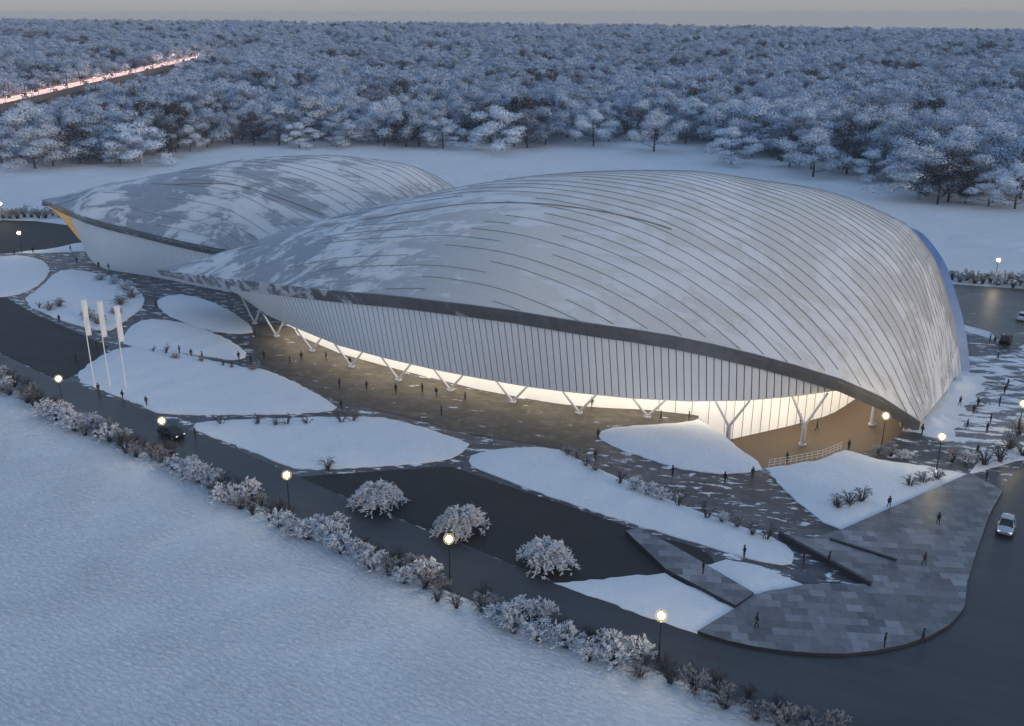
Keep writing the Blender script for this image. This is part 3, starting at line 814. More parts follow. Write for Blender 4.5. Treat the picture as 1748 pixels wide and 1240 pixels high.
def plant(x, y, kind, h, rz, label, group, i=0):
    t, c = KIND[kind][i % len(KIND[kind])]
    name = {'white': 'frosted_tree', 'round': 'frosted_tree', 'dim': 'thinly_frosted_tree', 'bare': 'bare_tree'}[kind]
    o = put(name, None, None, (x, y, terr(x, y)), rz, h/18.5, label=label, cat='tree', group=group)
    put('trunk', t, o); put('crown', c, o); NTREE[0] += 1
    return o
FOREST = 'trees of the snowy forest'
FRONT = [
 (3,278,'round',66,'frosted tree at the far left edge of the photo, in the forest front row'),
 (60,288,'white',74,'white frosted tree standing forward into the field at far left'),
 (91,284,'white',66,'white frosted tree right beside the forward tree at far left'),
 (137,280,'bare',66,'slim dark bare tree right of the two forward white trees'),
 (186,278,'round',62,'frosted tree left of the broad white tree near the highway'),
 (206,281,'round',56,'frosted tree touching the broad white tree on its left side'),
 (244,285,'white',76,'broad white frosted tree with low tiers directly above the left roof'),
 (290,268,'bare',56,'dark bare tree just behind the broad white tree'),
 (325,259,'white',42,'small white tree between two dark gaps above the left roof'),
 (354,252,'round',62,'tall frosted tree behind the small white tree above the left roof'),
 (397,246,'round',56,'frosted tree left of the round dark bare tree above the left roof'),
 (434,248,'bare',56,'round dark bare tree above the middle of the left roof'),
 (477,248,'dim',48,'grey tree between the dark tree and the little white tree'),
 (511,253,'white',46,'little white tree standing alone before the dark forest gap'),
 (575,251,'round',56,'frosted tree right of the little lone white tree'),
 (597,249,'white',44,'low white bushy tree above the right end of the left roof'),
 (656,250,'round',62,'frosted tree with pale leaning trunk above the gap between the roofs'),
 (694,251,'bare',60,'dark tree with a brown core between two pale leaning trunks'),
 (716,251,'round',58,'frosted tree with pale trunk right of the dark brown-cored tree'),
 (756,254,'white',56,'white tree at the edge of the small clearing behind the main roof'),
 (785,237,'bare',56,'dark round bare tree at the back of the small clearing'),
 (845,259,'white',78,'large white tree on a pale forked trunk, right of the clearing'),
 (878,251,'dim',52,'grey tree tucked behind the large white forked tree'),
 (900,253,'dim',66,'tall grey tree with a straight dark trunk right of the forked tree'),
 (931,247,'round',62,'frosted tree leaning over the field behind the roof crest'),
 (982,242,'round',60,'frosted tree standing back between two forward white trees'),
 (1013,250,'white',58,'white tree of middle height above the crest of the main roof'),
 (1039,242,'dim',46,'short grey tree right of the middle white tree'),
 (1075,240,'bare',56,'slim dark bare tree left of the lone white conical tree'),
 (1116,259,'white',64,'lone white conical tree standing forward above the roof crest'),
 (1170,246,'dim',54,'grey tree right of the lone white conical tree'),
 (1247,281,'white',68,'white tree standing forward at the bend of the forest edge'),
 (1283,268,'round',64,'frosted tree behind the forward tree at the forest bend'),
 (1308,258,'round',60,'frosted tree over a dark hollow right of the forest bend'),
 (1347,285,'bare',60,'slim dark bare tree between two forward white trees on the right'),
 (1388,302,'white',76,'tall white tree on a pale trunk standing forward in the field'),
 (1440,280,'round',54,'frosted tree standing back behind the tall forward white tree'),
 (1490,311,'white',58,'white tree with a leaning dark trunk above the roof shoulder'),
 (1531,310,'dim',52,'grey tree right of the leaning white tree'),
 (1568,341,'white',92,'tallest white tree of the right forest edge, on a dark trunk'),
 (1600,349,'bare',80,'dark bare tree directly beside the tallest white tree on the right'),
 (1618,345,'bare',86,'big dark bare tree, second right of the tallest white tree'),
 (1648,347,'bare',64,'low dark bare tree between the dark pair and the right white trees'),
 (1687,353,'white',62,'white tree on a pale forked trunk near the right edge of the photo'),
 (1732,357,'white',72,'white tree on a leaning dark trunk at the right edge of the photo'),
]
taken = []
for i, (px, py, kind, hp, label) in enumerate(FRONT):
    x, y = G(px, py); r = rng(i*7+1)
    z = solve_z(x, y, [(-500, py-hp), (2500, py-hp)])
    o = plant(x, y, kind, z, r.uniform(0, 6.28), label, FOREST, i); o.scale = (o.scale[0]*1.18, o.scale[1]*1.18, o.scale[2]); taken.append((x, y))
HWX = lambda y: -270 - (y-522)*13/434.0
pts = []; r = rng(77)
gx = 11.2
for j in range(int((1640-330)/gx)):
    y0 = 330 + j*gx*(1 + .15*j/100)
    for i in range(-110, 111):
        x = i*gx*1.12 + r.uniform(-4, 4) + (gx*.5 if j % 2 else 0); y = y0 + r.uniform(-3.6, 3.6)
        if y > 1640 or abs(x) > y*.72 + 80: continue
        px, py = pix(x, y, 0)
        eb = np.interp(px, [q[0] for q in EDGE], [q[1] for q in EDGE])
        if py > eb - 5: continue
        if -15 < x - HWX(y) < (30 if y < 780 else 15): continue
        # a few dark glades
        if math.sin(x*.021+2)*math.sin(y*.017+.7) + .5*math.sin(x*.06)*math.sin(y*.05) > .88: continue
        if min((x-a)**2 + (y-c)**2 for a, c in taken) < 95: continue
        pts.append((math.hypot(x, y), x, y, px))
pts.sort()
inview = [p for p in pts if -40 < p[3] < 1790][:300 - len(FRONT)]
keep = set((p[1], p[2]) for p in inview)
INNER = {'white': 'white frosted tree within the crowded forest behind its front row', 'round': 'round frosted tree within the crowded forest behind its front row',
         'dim': 'thinly frosted grey tree within the crowded forest behind its front row', 'bare': 'dark bare tree within the crowded forest behind its front row'}
r = rng(5)
def kind_at(x, y):
    g = math.sin(x*.035+1)*math.sin(y*.03) + r.uniform(-.9, .9)
    return 'bare' if g > 1.0 else 'dim' if g > .55 else 'white' if g < -.5 else 'round'
for k, (d, x, y, px) in enumerate(inview):
    kd = kind_at(x, y)
    plant(x, y, kd, r.uniform(16, 23), r.uniform(0, 6.28), INNER[kd], FOREST, k)
# the rest of the wood, too many to count: one object
wood = bpy.data.collections.new('wood_sources')
def source(name, seed, h, w, faces, size, mats, **kw):
    T, C = tree(seed, h, w, faces, size, **kw); b = MB()
    k = len(T.v); b.v = T.v + C.v; b.f = T.f + [tuple(q+k for q in f) for f in C.f]; b.m = [2]*len(T.f) + C.m
    o = bpy.data.objects.new(name, b.mesh(name, mats + [M['bark']])); wood.objects.link(o)
source('wood_a', 51, 18, 18.8, 4620, 1.0, FM, dark=.2); source('wood_b', 52, 19, 18.8, 4620, 1.0, FM, dark=.16, tiers=True)
source('wood_c', 53, 17, 17.5, 4400, 1.0, FM, dark=.24); source('wood_d', 54, 18, 16.2, 3300, .95, FD, dark=.3)
source('wood_e', 55, 18, 13.8, 990, 1.3, BARE, dark=.1)
rest = [p for p in pts if (p[1], p[2]) not in keep]
me = bpy.data.meshes.new('forest'); me.from_pydata([(p[1], p[2], terr(p[1], p[2])) for p in rest], [], [])
ids = []
for p in rest:
    kd = kind_at(p[1], p[2]); ids.append({'bare': 4, 'dim': 3, 'white': 1}.get(kd, r.choice((0, 0, 2, 2, 1))))
for nm, typ, vals in (('pick', 'INT', ids), ('turn', 'FLOAT', [r.uniform(0, 6.28) for p in rest]), ('grow', 'FLOAT', [r.uniform(.82, 1.25) for p in rest])):
    at = me.attributes.new(nm, typ, 'POINT'); at.data.foreach_set('value', vals)
fo = put('forest', me, kind='stuff', label='snow frosted forest filling the background up to the horizon', cat='forest')
ng = bpy.data.node_groups.new('forest', 'GeometryNodeTree')
ng.interface.new_socket('Geometry', in_out='INPUT', socket_type='NodeSocketGeometry'); ng.interface.new_socket('Geometry', in_out='OUTPUT', socket_type='NodeSocketGeometry')
n, l = ng.nodes, ng.links
gi, go = n.new('NodeGroupInput'), n.new('NodeGroupOutput')
ci = n.new('GeometryNodeCollectionInfo'); ci.inputs[0].default_value = wood; ci.inputs['Separate Children'].default_value = True
ip = n.new('GeometryNodeInstanceOnPoints'); ip.inputs['Pick Instance'].default_value = True
def attr(nm, typ):
    a = n.new('GeometryNodeInputNamedAttribute'); a.data_type = typ; a.inputs['Name'].default_value = nm; return a.outputs['Attribute']
cx = n.new('ShaderNodeCombineXYZ'); l.new(attr('turn', 'FLOAT'), cx.inputs[2])
e2r = n.new('FunctionNodeEulerToRotation'); l.new(cx.outputs[0], e2r.inputs[0])
l.new(gi.outputs[0], ip.inputs['Points']); l.new(ci.outputs[0], ip.inputs['Instance']); l.new(attr('pick', 'INT'), ip.inputs['Instance Index'])
l.new(e2r.outputs[0], ip.inputs['Rotation']); l.new(attr('grow', 'FLOAT'), ip.inputs['Scale']); l.new(ip.outputs[0], go.inputs[0])
md = fo.modifiers.new('forest', 'NODES'); md.node_group = ng

# ------------------------------------------------------------------ shrubs
def shrub(seed, rad, hgt, stems, twigs, tw, droop):
    """stems arch out of one root; side twigs carry the rime. -> stems MB, twigs MB"""
    r = rng(seed); S = MB(); T = MB()
    for i in range(stems):
        w = r.uniform(0, 6.283); k = math.sqrt(r.random()); reach = rad*k*r.uniform(.8,1.1); top = hgt*(1 - .55*k*k)*r.uniform(.7, 1.1)
        pts = []
        x0, y0 = math.cos(w)*rad*.15*r.random(), math.sin(w)*rad*.15*r.random()
        for j in range(6):
            t = j/5
            pts.append(Vector((x0 + math.cos(w)*reach*t**1.3, y0 + math.sin(w)*reach*t**1.3, -.1 + (top+.1)*math.sin(t*math.pi*.5*(1+droop*k)))) + Vector((r.uniform(-1,1), r.uniform(-1,1), r.uniform(-1,1)))*.05*hgt*t)
        S.tube(pts, [.05,.042,.034,.027,.02,.012], 4, 0, False)
        for q in range(twigs):
            t = r.uniform(.25, 1); f = t*5; a = min(4, int(f)); p = pts[a].lerp(pts[a+1], f-a)
            d = Vector((math.cos(w)+r.gauss(0,.8), math.sin(w)+r.gauss(0,.8), r.gauss(.35,.6))).normalized()
            L = r.uniform(.35, .85)*hgt*.22
            e = p + d*L; T.tube([p, p.lerp(e, .5) + Vector((0,0,L*.08)), e], [tw, tw*.85, tw*.3], 3, 0, False)
            for z in range(2):
                g = p.lerp(e, r.uniform(.3,.8)); d2 = (d + Vector((r.gauss(0,.8), r.gauss(0,.8), r.gauss(0,.6)))).normalized()
                T.tube([g, g + d2*L*.5], [tw*.8, tw*.25], 3, 0, False)
    return S, T
def shrub_proto(name, seed, rad, hgt, stems, twigs, tw, tm):
    S, T = shrub(seed, rad, hgt, stems, twigs, tw, .78 if name == 'rimed_bush' else .3)
    if name in ('wispy_shrub', 'bare_shrub'):
        k = len(S.v); S.v += T.v; S.f += [tuple(q+k for q in f) for f in T.f]; S.m += T.m
        return (S.mesh(name+'_branches', tm), None)
    return (S.mesh(name+'_stems', M['bark']), T.mesh(name+'_twigs', tm))
SH = {
 'frost': [shrub_proto('frosted_shrub', 60+i, 1.9, 2.3, 46, 13, .043, M['shrub_frost']) for i in range(4)],
 'half': [shrub_proto('half_frosted_shrub', 70+i, 1.8, 2.2, 34, 11, .03, M['shrub_half']) for i in range(2)],
 'bare': [shrub_proto('bare_shrub', 80+i, 1.7, 2.5, 24, 7, .016, M['twig']) for i in range(2)],
 'wisp': [shrub_proto('wispy_shrub', 85+i, .9, 1.7, 9, 6, .02, M['twig']) for i in range(2)],
 'mound': [shrub_proto('rimed_bush', 90+i, 3.6, 2.9, 170, 24, .055, M['shrub_frost']) for i in range(3)],
}
SNAME = {'frost': 'frosted_shrub', 'half': 'half_frosted_shrub', 'bare': 'bare_shrub', 'wisp': 'bare_shrub', 'mound': 'frosted_bush'}
CNT = [0]
def bush(x, y, kind, sc, label, group=None, z=0.0):
    CNT[0] += 1; r = rng(CNT[0]*13)
    s, t = SH[kind][CNT[0] % len(SH[kind])]
    o = put(SNAME[kind], None, None, (x, y, z), r.uniform(0, 6.28), (sc*r.uniform(.9,1.1), sc*r.uniform(.9,1.1), sc*r.uniform(.9,1.1)), label=label, cat='shrub', group=group)
    if t is None: put('branches', s, o); return o
    put('stems', s, o); put('twigs', t, o); return o
ORD = ['first','second','third','fourth','fifth','sixth','seventh','eighth','ninth','tenth','eleventh','twelfth','thirteenth','fourteenth','fifteenth','sixteenth','seventeenth','eighteenth','nineteenth','twentieth']
ORD += ['twenty-' + o for o in ORD[:9]]
LAMPS = [((107,657),(109,700),'below the flagpoles'), ((280,730),(284,777),'beside the dark parked car'), ((490,818),(495,876),'at the corner of the parking court'), ((763,927),(768,992),'below the round bushes'), ((1123,1065),(1124,1131),'facing the paved plaza')]
hedge = [(-60,612),(0,655),(60,692),(150,736),(300,802),(480,892),(620,953),(760,1020),(900,1074),(1100,1152),(1300,1226),(1400,1262),(1480,1310)]
HP = np.array(PP(hedge)); seg = np.concatenate([[0], np.cumsum(np.hypot(*np.diff(HP, axis=0).T))])
lamp_k = [float(np.interp(l[1][0], [h[0] for h in hedge], seg)) for l in LAMPS]
SEGN = ['before the lamp ' + LAMPS[0][2]] + ['past the lamp ' + l[2] for l in LAMPS]
cnt = {}; r = rng(9); k = 0.0
while k < seg[-1]:
    x, y = np.interp(k, seg, HP[:,0]), np.interp(k, seg, HP[:,1])
    t = (np.array([np.interp(k+1, seg, HP[:,0]), np.interp(k+1, seg, HP[:,1])]) - np.array([np.interp(k-1, seg, HP[:,0]), np.interp(k-1, seg, HP[:,1])])); t /= np.hypot(*t)
    nn = np.array([-t[1], t[0]])
    g = math.sin(k*.21+1.2) + .5*math.sin(k*.57)
    kind = 'bare' if g > .9 else 'half' if g > .35 or r.random() < .2 else 'frost'
    for row in (0, 1):
        o = (-.5 if row == 0 else 1.5) + r.uniform(-.7,.7); kk = kind if row == 0 else ('bare' if r.random() < .42 else kind)
        sg = sum(k > q for q in lamp_k); key = (sg, row); cnt[key] = cnt.get(key, 0) + 1
        what = {'frost': 'white frosted shrub', 'half': 'half frosted shrub', 'bare': 'dark bare shrub'}[kk]
        side = 'field side' if row == 0 else 'road side'
        lab = f"{what}, {ORD[cnt[key]-1]} {SEGN[sg]}, {side}"
        if sum(k - 1.0 < q < k + 1.0 for q in lamp_k) and row == 1: continue
        bush(x + nn[0]*o + t[0]*row*1.4, y + nn[1]*o + t[1]*row*1.4, kk, r.uniform(.8, 1.25)*(1.0 if row == 0 else .85), lab, 'shrubs of the roadside hedge')
    k += r.uniform(2.3, 3.1)
for (px, py, lab) in ((645,862,'snow frosted round bush in the dark parking court, nearest its left corner'), (786,906,'snow frosted round bush in the middle of the dark parking court'), (933,962,'snow frosted round bush in the dark parking court, nearest the stone ramp')):
    x, y = G(px, py); bush(x, y, 'mound', .95, lab, 'round bushes of the parking court', .05)
LB_ = [
 (284,606,'wisp',1.2,'bare shrub at the upper edge of the flagpole lawn, left of the people'), (300,616,'half',.6,'small brown shrub on the upper edge of the flagpole lawn'),
 (262,604,'wisp',.9,'thin bare shrub right behind the third flagpole'), (381,628,'wisp',1.0,'left bare shrub of the pair at the upper right lawn edge with the flagpoles'), (396,631,'wisp',1.1,'right bare shrub of the pair at the upper right lawn edge with the flagpoles'),
 (432,634,'half',.55,'low half frosted shrub at the top right corner of the flagpole lawn'), (345,620,'half',.5,'low half frosted shrub between the people and the flagpole lawn'),
 (378,728,'wisp',1.3,'bare shrub near the left tip of the lawn above the parking court'), (440,728,'wisp',1.3,'bare shrub, second from the left tip of the lawn above the parking court'), (471,730,'bare',.7,'dense dark shrub on the upper edge of the lawn above the parking court'),
 (490,730,'wisp',1.3,'bare shrub right of the dense dark shrub on the lawn edge'), (525,728,'wisp',1.2,'bare shrub midway along the upper edge of the lawn above the court'), (583,726,'wisp',1.4,'tall bare shrub, left of the last pair on the lawn edge'), (603,724,'wisp',1.2,'last bare shrub at the right of the lawn edge above the court'),
 (560,803,'bare',.85,'bare branching shrub at the lower left edge of the lawn above the court'),
 (968,778,'half',.6,'brown half frosted shrub at the top of the long slanting lawn'), (1000,798,'bare',.55,'dark bare shrub near the top of the long slanting lawn'), (985,784,'half',.6,'second brown shrub from the top of the long slanting lawn'),
 (1016,806,'half',.65,'reddish shrub at the upper edge of the long slanting lawn'), (1058,830,'wisp',1.4,'bare shrub left of the white shrubs on the long slanting lawn'), (1082,838,'frost',.75,'white frosted shrub, upper of three on the long slanting lawn'), (1105,846,'frost',.85,'white frosted shrub, middle of three on the long slanting lawn'), (1128,855,'frost',.75,'white frosted shrub, lower of three on the long slanting lawn'),
 (1158,866,'wisp',1.5,'bare shrub just below the white shrubs on the long slanting lawn'), (1206,888,'wisp',1.6,'bare shrub halfway down the long slanting lawn'), (1232,893,'frost',.6,'white frosted shrub low on the long slanting lawn'), (1258,902,'half',.7,'half frosted shrub low on the long slanting lawn'), (1284,917,'bare',.7,'dark bare shrub at the lower end of the long slanting lawn'), (1308,925,'wisp',1.4,'last bare shrub at the lower end of the long slanting lawn'),
 (1428,872,'bare',.95,'left dark shrub of the clump on the big white lawn by the plaza'), (1450,868,'bare',1.05,'middle dark shrub of the clump on the big white lawn by the plaza'), (1470,862,'bare',1.0,'right dark shrub of the clump on the big white lawn by the plaza'),
 (1552,834,'bare',.8,'left bare shrub beside the plaza side of the big white lawn'), (1575,828,'half',.8,'middle half frosted shrub beside the plaza side of the big white lawn'), (1598,822,'bare',.9,'right bare shrub beside the plaza side of the big white lawn'),
 (1520,780,'half',.75,'brown shrub just below the lamp at the roof corner'), (1500,776,'half',.6,'small brown shrub at the end of the court railing'), (1545,786,'frost',.6,'white frosted shrub right of the roof corner lamp'), (1625,790,'half',.9,'half frosted shrub right of the second lamp by the roof corner'), (1650,792,'frost',.8,'white frosted shrub between the second lamp and the dark hedge'),
 (1680,796,'bare',1.2,'dark bare shrub at the head of the plaza, left of two'), (1706,790,'bare',1.2,'dark bare shrub at the head of the plaza, right of two'), (1722,768,'half',1.2,'half frosted shrub at the right edge below the glowing lamp'), (1738,742,'half',1.3,'half frosted shrub at the right edge under the glowing lamp'), (1745,780,'bare',1.2,'dark bare shrub at the right edge nearest the plaza'),
 (85,532,'half',.9,'grey shrub at the left of the lawn behind the flagpoles'), (102,528,'half',1.0,'second grey shrub on the lawn behind the flagpoles'), (68,528,'wisp',1.1,'thin shrub nearest the car park on the lawn behind the flagpoles'), (152,548,'half',1.1,'grey shrub behind the first white banner'), (168,556,'half',1.0,'grey shrub behind the second white banner'),
 (172,482,'frost',.9,'frosted shrub at the top of the lawn behind the flagpoles'), (196,488,'frost',1.0,'second frosted shrub at the top of the lawn behind the flagpoles'), (216,498,'frost',1.1,'frosted shrub at the upper right of the lawn behind the flagpoles'), (226,512,'half',1.2,'dark grey shrub at the right tip of the lawn behind the flagpoles'), (206,524,'half',1.2,'dark grey shrub above the third white banner'), (198,540,'half',.9,'dark grey shrub just left of the third white banner'),
]
for (px, py, kd, sc, lab) in LB_:
    x, y = G(px, py); bush(x, y, kd, sc, lab, 'shrubs on the lawns', .15)
cnt = 0
for px in range(1612, 1790, 13):
    x, y = G(px, 478 + (px-1612)*.09 + rng(px).uniform(-3, 3)); kd = ('half', 'bare', 'half', 'frost')[cnt % 4]
    lab = f"{ {'half':'half frosted','bare':'dark bare','frost':'white frosted'}[kd]} shrub behind the back road, {ORD[cnt]} from the blue roof edge"
    bush(x, y, kd, rng(px+1).uniform(1.0, 1.5), lab, 'hedge behind the back road'); cnt += 1
cnt = 0
for px in range(-30, 135, 12):
    x, y = G(px, 371 + rng(px+500).uniform(-3, 3)); kd = ('half', 'half', 'bare', 'frost')[cnt % 4]
    lab = f"{ {'half':'half frosted','bare':'dark bare','frost':'white frosted'}[kd]} shrub behind the far left road, {ORD[cnt]} from the photo edge"
    bush(x, y, kd, rng(px+501).uniform(1.2, 1.7), lab, 'hedge behind the far road'); cnt += 1

# ------------------------------------------------------------------ street lamps
def lamp_parts():
    p = MB(); p.lathe([(.26,0),(.26,.12),(.12,.22),(.085,.5),(.06,4.4),(.05,4.62),(.16,4.66),(.17,4.72),(0,4.72)], 10)
    def ball(rad, n=10): return [(max(.001, rad*math.sin(math.pi*i/n)), 5.34 - rad*math.cos(math.pi*i/n)) for i in range(n+1)]
    g = MB(); g.lathe(ball(.64), 16); bl = MB(); bl.lathe(ball(.34), 12)  # outer globe oversized to suggest the lamp's halo
    c = MB(); c.lathe([(.001,6.04),(.04,6.03),(.05,5.985),(.001,5.98)], 10)
    return p.mesh('pole', M['black_metal'], True), g.mesh('globe', M['globe'], True), c.mesh('finial', M['black_metal'], True), bl.mesh('bulb', M['bulb'], True)
LP = lamp_parts()
def lamp(px, py, label, gy=None, s=1.0, z=.05):
    x, y = G(px, py); o = put('street_lamp', None, None, (x, y, z), None, s, label=label, cat='street lamp', group='globe street lamps')
    put('pole', LP[0], o); gl = put('globe', LP[1], o); put('bulb', LP[3], gl); put('finial', LP[2], o); return o
for (g, bs, nm) in LAMPS: lamp(bs[0], bs[1], 'glowing globe street lamp in the roadside hedge, ' + nm)
lamp(1504, 768, 'glowing globe street lamp under the low front corner of the main roof')
lamp(1598, 806, 'glowing globe street lamp among frosted shrubs right of the roof corner')
lamp(1698, 482, 'distant glowing street lamp above the hedge behind the back road')
lamp(1736, 746, 'glowing street lamp among shrubs at the right edge of the photo')
lamp(38, 432, 'glowing street lamp on the far left road before the left roof tip')
lamp(6, 378, 'distant glowing street lamp in the snow at the left photo edge')

# ------------------------------------------------------------------ flags, railing
for i, (px, py, hh, lab) in enumerate(((162,662,15.2,'left of the three tall white banner flags on the lawn'), (188,662,14.9,'middle of the three tall white banner flags on the lawn'), (216,668,14.6,'right of the three tall white banner flags on the lawn'))):
    x, y = G(px, py)
    o = put('banner_flag', None, None, (x, y, .3), R(8 + i*5), label=lab, cat='flag', group='three white banner flags')
    b = MB(); b.tube([(0,0,-.1),(0,0,hh)], [.11,.06], 10); b.tube([(0,0,hh-.08),(.76,0,hh+.1)], [.035,.025], 6); b.tube([(0,0,-.1),(0,0,.25)], [.3,.28], 12); b.build('pole', M['white_metal'], o)
    b = MB(); rows = []
    for k in range(15):
        z = hh - .02 - k/14*6.2; rows.append([(.07 + u*.74, .10*math.sin(k*.55+i)*u + .05*math.sin(u*5+k*.8), z + u*.18 - .1*u*(k/14)) for u in np.linspace(0, 1, 7)])
    b.grid(rows); fl = b.build('banner', M['flag'], o, True)
    sm = fl.modifiers.new('thick', 'SOLIDIFY'); sm.thickness = .02
RP = np.array(PP([(1312,799),(1350,793),(1402,783),(1440,767)])); sg = np.concatenate([[0], np.cumsum(np.hypot(*np.diff(RP, axis=0).T))])
b = MB()
ks = np.arange(0, sg[-1], .9); pr = [(np.interp(k, sg, RP[:,0]), np.interp(k, sg, RP[:,1])) for k in ks]
for p in pr: b.tube([(*p, .1), (*p, 1.3)], .024, 5)
for z in (.45, .85, 1.28): b.tube([(*p, z) for p in pr], .02, 5)
b.build('railing', M['white_metal'], label='white railing along the lip of the brown sunken court', cat='railing')

# ------------------------------------------------------------------ cars
def car_parts():
    P = {}
    # stations along x (front +): x, half width, sill z, belt z
    st = [(-2.15,.62,.42,.80),(-2.08,.80,.30,.92),(-1.7,.88,.24,.98),(-.8,.90,.22,.98),(.4,.90,.22,.95),(1.2,.89,.24,.90),(1.75,.84,.26,.80),(2.08,.70,.32,.68),(2.15,.55,.40,.60)]
    b = MB(); rows = []
    for x, w, z0, z1 in st:
        m = (z0+z1)/2; rows.append([(x,-w*.9,z0),(x,-w,m-.08),(x,-w*.99,m+.1),(x,-w*.92,z1),(x,-w*.5,z1+.04),(x,0,z1+.055),(x,w*.5,z1+.04),(x,w*.92,z1),(x,w*.99,m+.1),(x,w,m-.08),(x,w*.9,z0),(x,0,z0-.02),(x,-w*.9,z0)])
    b.grid(rows)
    for rw in (rows[0], rows[-1]): b.poly(rw[:-1])
    P['body'] = b
    b = MB()   # roof panel and pillars
    rf = [(-1.25,.60,1.44),(-.9,.64,1.49),(-.2,.66,1.51),(.25,.62,1.45)]
    b.grid([[(x,-w,z-.05),(x,-w*.7,z),(x,0,z+.02),(x,w*.7,z),(x,w,z-.05)] for x, w, z in rf])
    for s in (-1, 1):
        for (a, c) in (((1.1,.76,.93),(.25,.63,1.43)), ((-.45,.84,.98),(-.4,.66,1.46)), ((-1.95,.78,.95),(-1.25,.6,1.42))): b.tube([(a[0],a[1]*s,a[2]),(c[0],c[1]*s,c[2])], .05, 5)
    P['roof'] = b
    g = MB(); low = [(-1.98,.78,.96),(-.45,.83,.98),(1.12,.76,.92)]; hi = [(-1.24,.585,1.41),(-.4,.645,1.455),(.26,.61,1.42)]
    for s in (-1, 1): g.grid([[(a[0],a[1]*s,a[2]),(c[0],c[1]*s,c[2])] for a, c in zip(low, hi)])
    P['side_glass'] = g
    g = MB(); g.poly([(1.13,-.75,.93),(1.13,.75,.93),(.27,.6,1.43),(.27,-.6,1.43)]); P['windscreen'] = g
    g = MB(); g.poly([(-1.99,.76,.96),(-1.99,-.76,.96),(-1.25,-.58,1.42),(-1.25,.58,1.42)]); P['rear_window'] = g
    for nm, x, w, z in (('headlight',2.04,.55,.64),('tail_light',-2.10,.62,.80)):
        g = MB(); g.box((x, 0, z), (.12, .30, .13)); P[nm] = (g, w)
    w = MB(); n = 18
    w.lathe([(.20,-.11),(.30,-.11),(.325,-.07),(.325,.07),(.30,.11),(.20,.11)], n)
    w.v = [(x, z, y) for x, y, z in w.v]; P['wheel'] = w
    q = MB(); q.lathe([(.001,-.09),(.2,-.09),(.2,.09),(.001,.09)], n); q.v = [(x, z, y) for x, y, z in q.v]; P['rim'] = q
    g = MB(); g.box((0,0,0), (.14,.2,.13)); P['mirror'] = g
    return P
CPT = car_parts()
CM = {}
def cmesh(k, mat):
    if (k, mat) not in CM:
        b = CPT[k][0] if isinstance(CPT[k], tuple) else CPT[k]; CM[(k, mat)] = b.mesh(k, M[mat], k in ('body','roof','wheel'))
    return CM[(k, mat)]
def car(px, py, toward, paint, label, name='parked_car'):
    x, y = G(px, py); q = G(*toward); o = put(name, None, None, (x, y, .1), math.atan2(q[1]-y, q[0]-x), 1.08, label=label, cat='car')
    put('body', cmesh('body', paint), o); put('roof', cmesh('roof', paint), o)
    for k in ('side_glass','windscreen','rear_window'): put(k, cmesh(k, 'car_glass'), o)
    for k, m in (('headlight','head'),('tail_light','tail')):
        for s in (-1, 1): put(k, cmesh(k, m), o, (0, s*CPT[k][1], 0))
    for wx in (-1.32, 1.36):
        for s in (-1, 1):
            w = put('wheel', cmesh('wheel', 'tyre'), o, (wx, s*.80, .325)); put('rim', cmesh('rim', 'rim'), w)
    for s in (-1, 1): put('mirror', cmesh('mirror', paint), o, (.85, s*.95, 1.0))
    return o
car(1716, 905, (1707, 945), 'car_silver', 'silver hatchback driving down the wet road right of the plaza', 'car')
car(1716, 585, (1728, 560), 'car_black', 'dark car standing on the back road beside two people')
car(1747, 546, (1770, 530), 'car_white', 'white snow covered car at the right photo edge on the back road')
car(293, 746, (345, 765), 'car_black', 'dark car on the road directly behind a glowing hedge lamp')

# ------------------------------------------------------------------ people
def person_mesh(pose, seed):
    """one continuous body grown along its bones"""
    r = rng(seed); J = []; E = []; Rr = []
    def j(p, rad, par=None):
        J.append(p); Rr.append(rad)
        if par is not None: E.append((par, len(J)-1))
        return len(J)-1
    st = .20 if pose == 'walk' else .04
    pel = j((0,0,.95), .155); wa = j((0,0,1.10), .15, pel); ch = j((.02,0,1.32), .175, wa); nk = j((.02,0,1.50), .07, ch); hd0 = j((.03,0,1.58), .085, nk); hd = j((.04,0,1.68), .105, hd0); j((.03,0,1.76), .075, hd)
    for s in (-1, 1):
        f = st*s if pose == 'walk' else 0
        sh = j((.0, s*.19, 1.42), .075, ch); el = j((-f*.35 - .02, s*.25, 1.14), .058, sh)
        ha = j((.10 - f*.5, s*.24, .90), .045, el) if pose != 'hold' else j((.24, s*.12, 1.08), .045, el)
        j((ha and J[ha][0]+.04, J[ha][1], J[ha][2]-.09), .038, ha)
        hp = j((0, s*.095, .88), .105, pel); kn = j((f*.55 + .03, s*.10, .49), .075, hp); an = j((f - (.10 if pose == 'walk' and s < 0 else 0), s*.10, .09), .05, kn)
        j((f + .13, s*.12, .05), .045, an)
    me = bpy.data.meshes.new('person'); me.from_pydata(J, E, []); o = bpy.data.objects.new('body_source', me); COL.objects.link(o)
    md = o.modifiers.new('skin', 'SKIN'); sv = me.skin_vertices[0].data
    for v, q in zip(sv, Rr): v.radius = (q, q*(.9 if q < .13 else 1.0))
    sv[0].use_root = True
    o.modifiers.new('sub', 'SUBSURF').levels = 1
    o.modifiers['sub'].render_levels = 1
    dg = bpy.context.evaluated_depsgraph_get(); ev = o.evaluated_get(dg)
    out = bpy.data.meshes.new_from_object(ev); out.name = 'person_body'
    bpy.data.objects.remove(o)
    for m in ('coat','trousers','skin'): out.materials.append(M[m])
    for p in out.polygons:
        c = p.center; p.use_smooth = True
        p.material_index = 1 if c.z < .80 else 2 if (1.55 < c.z < 1.72 and c.x > .07) or (c.z < .9 and abs(c.y) > .2 and c.z > .78) else 0
    return out
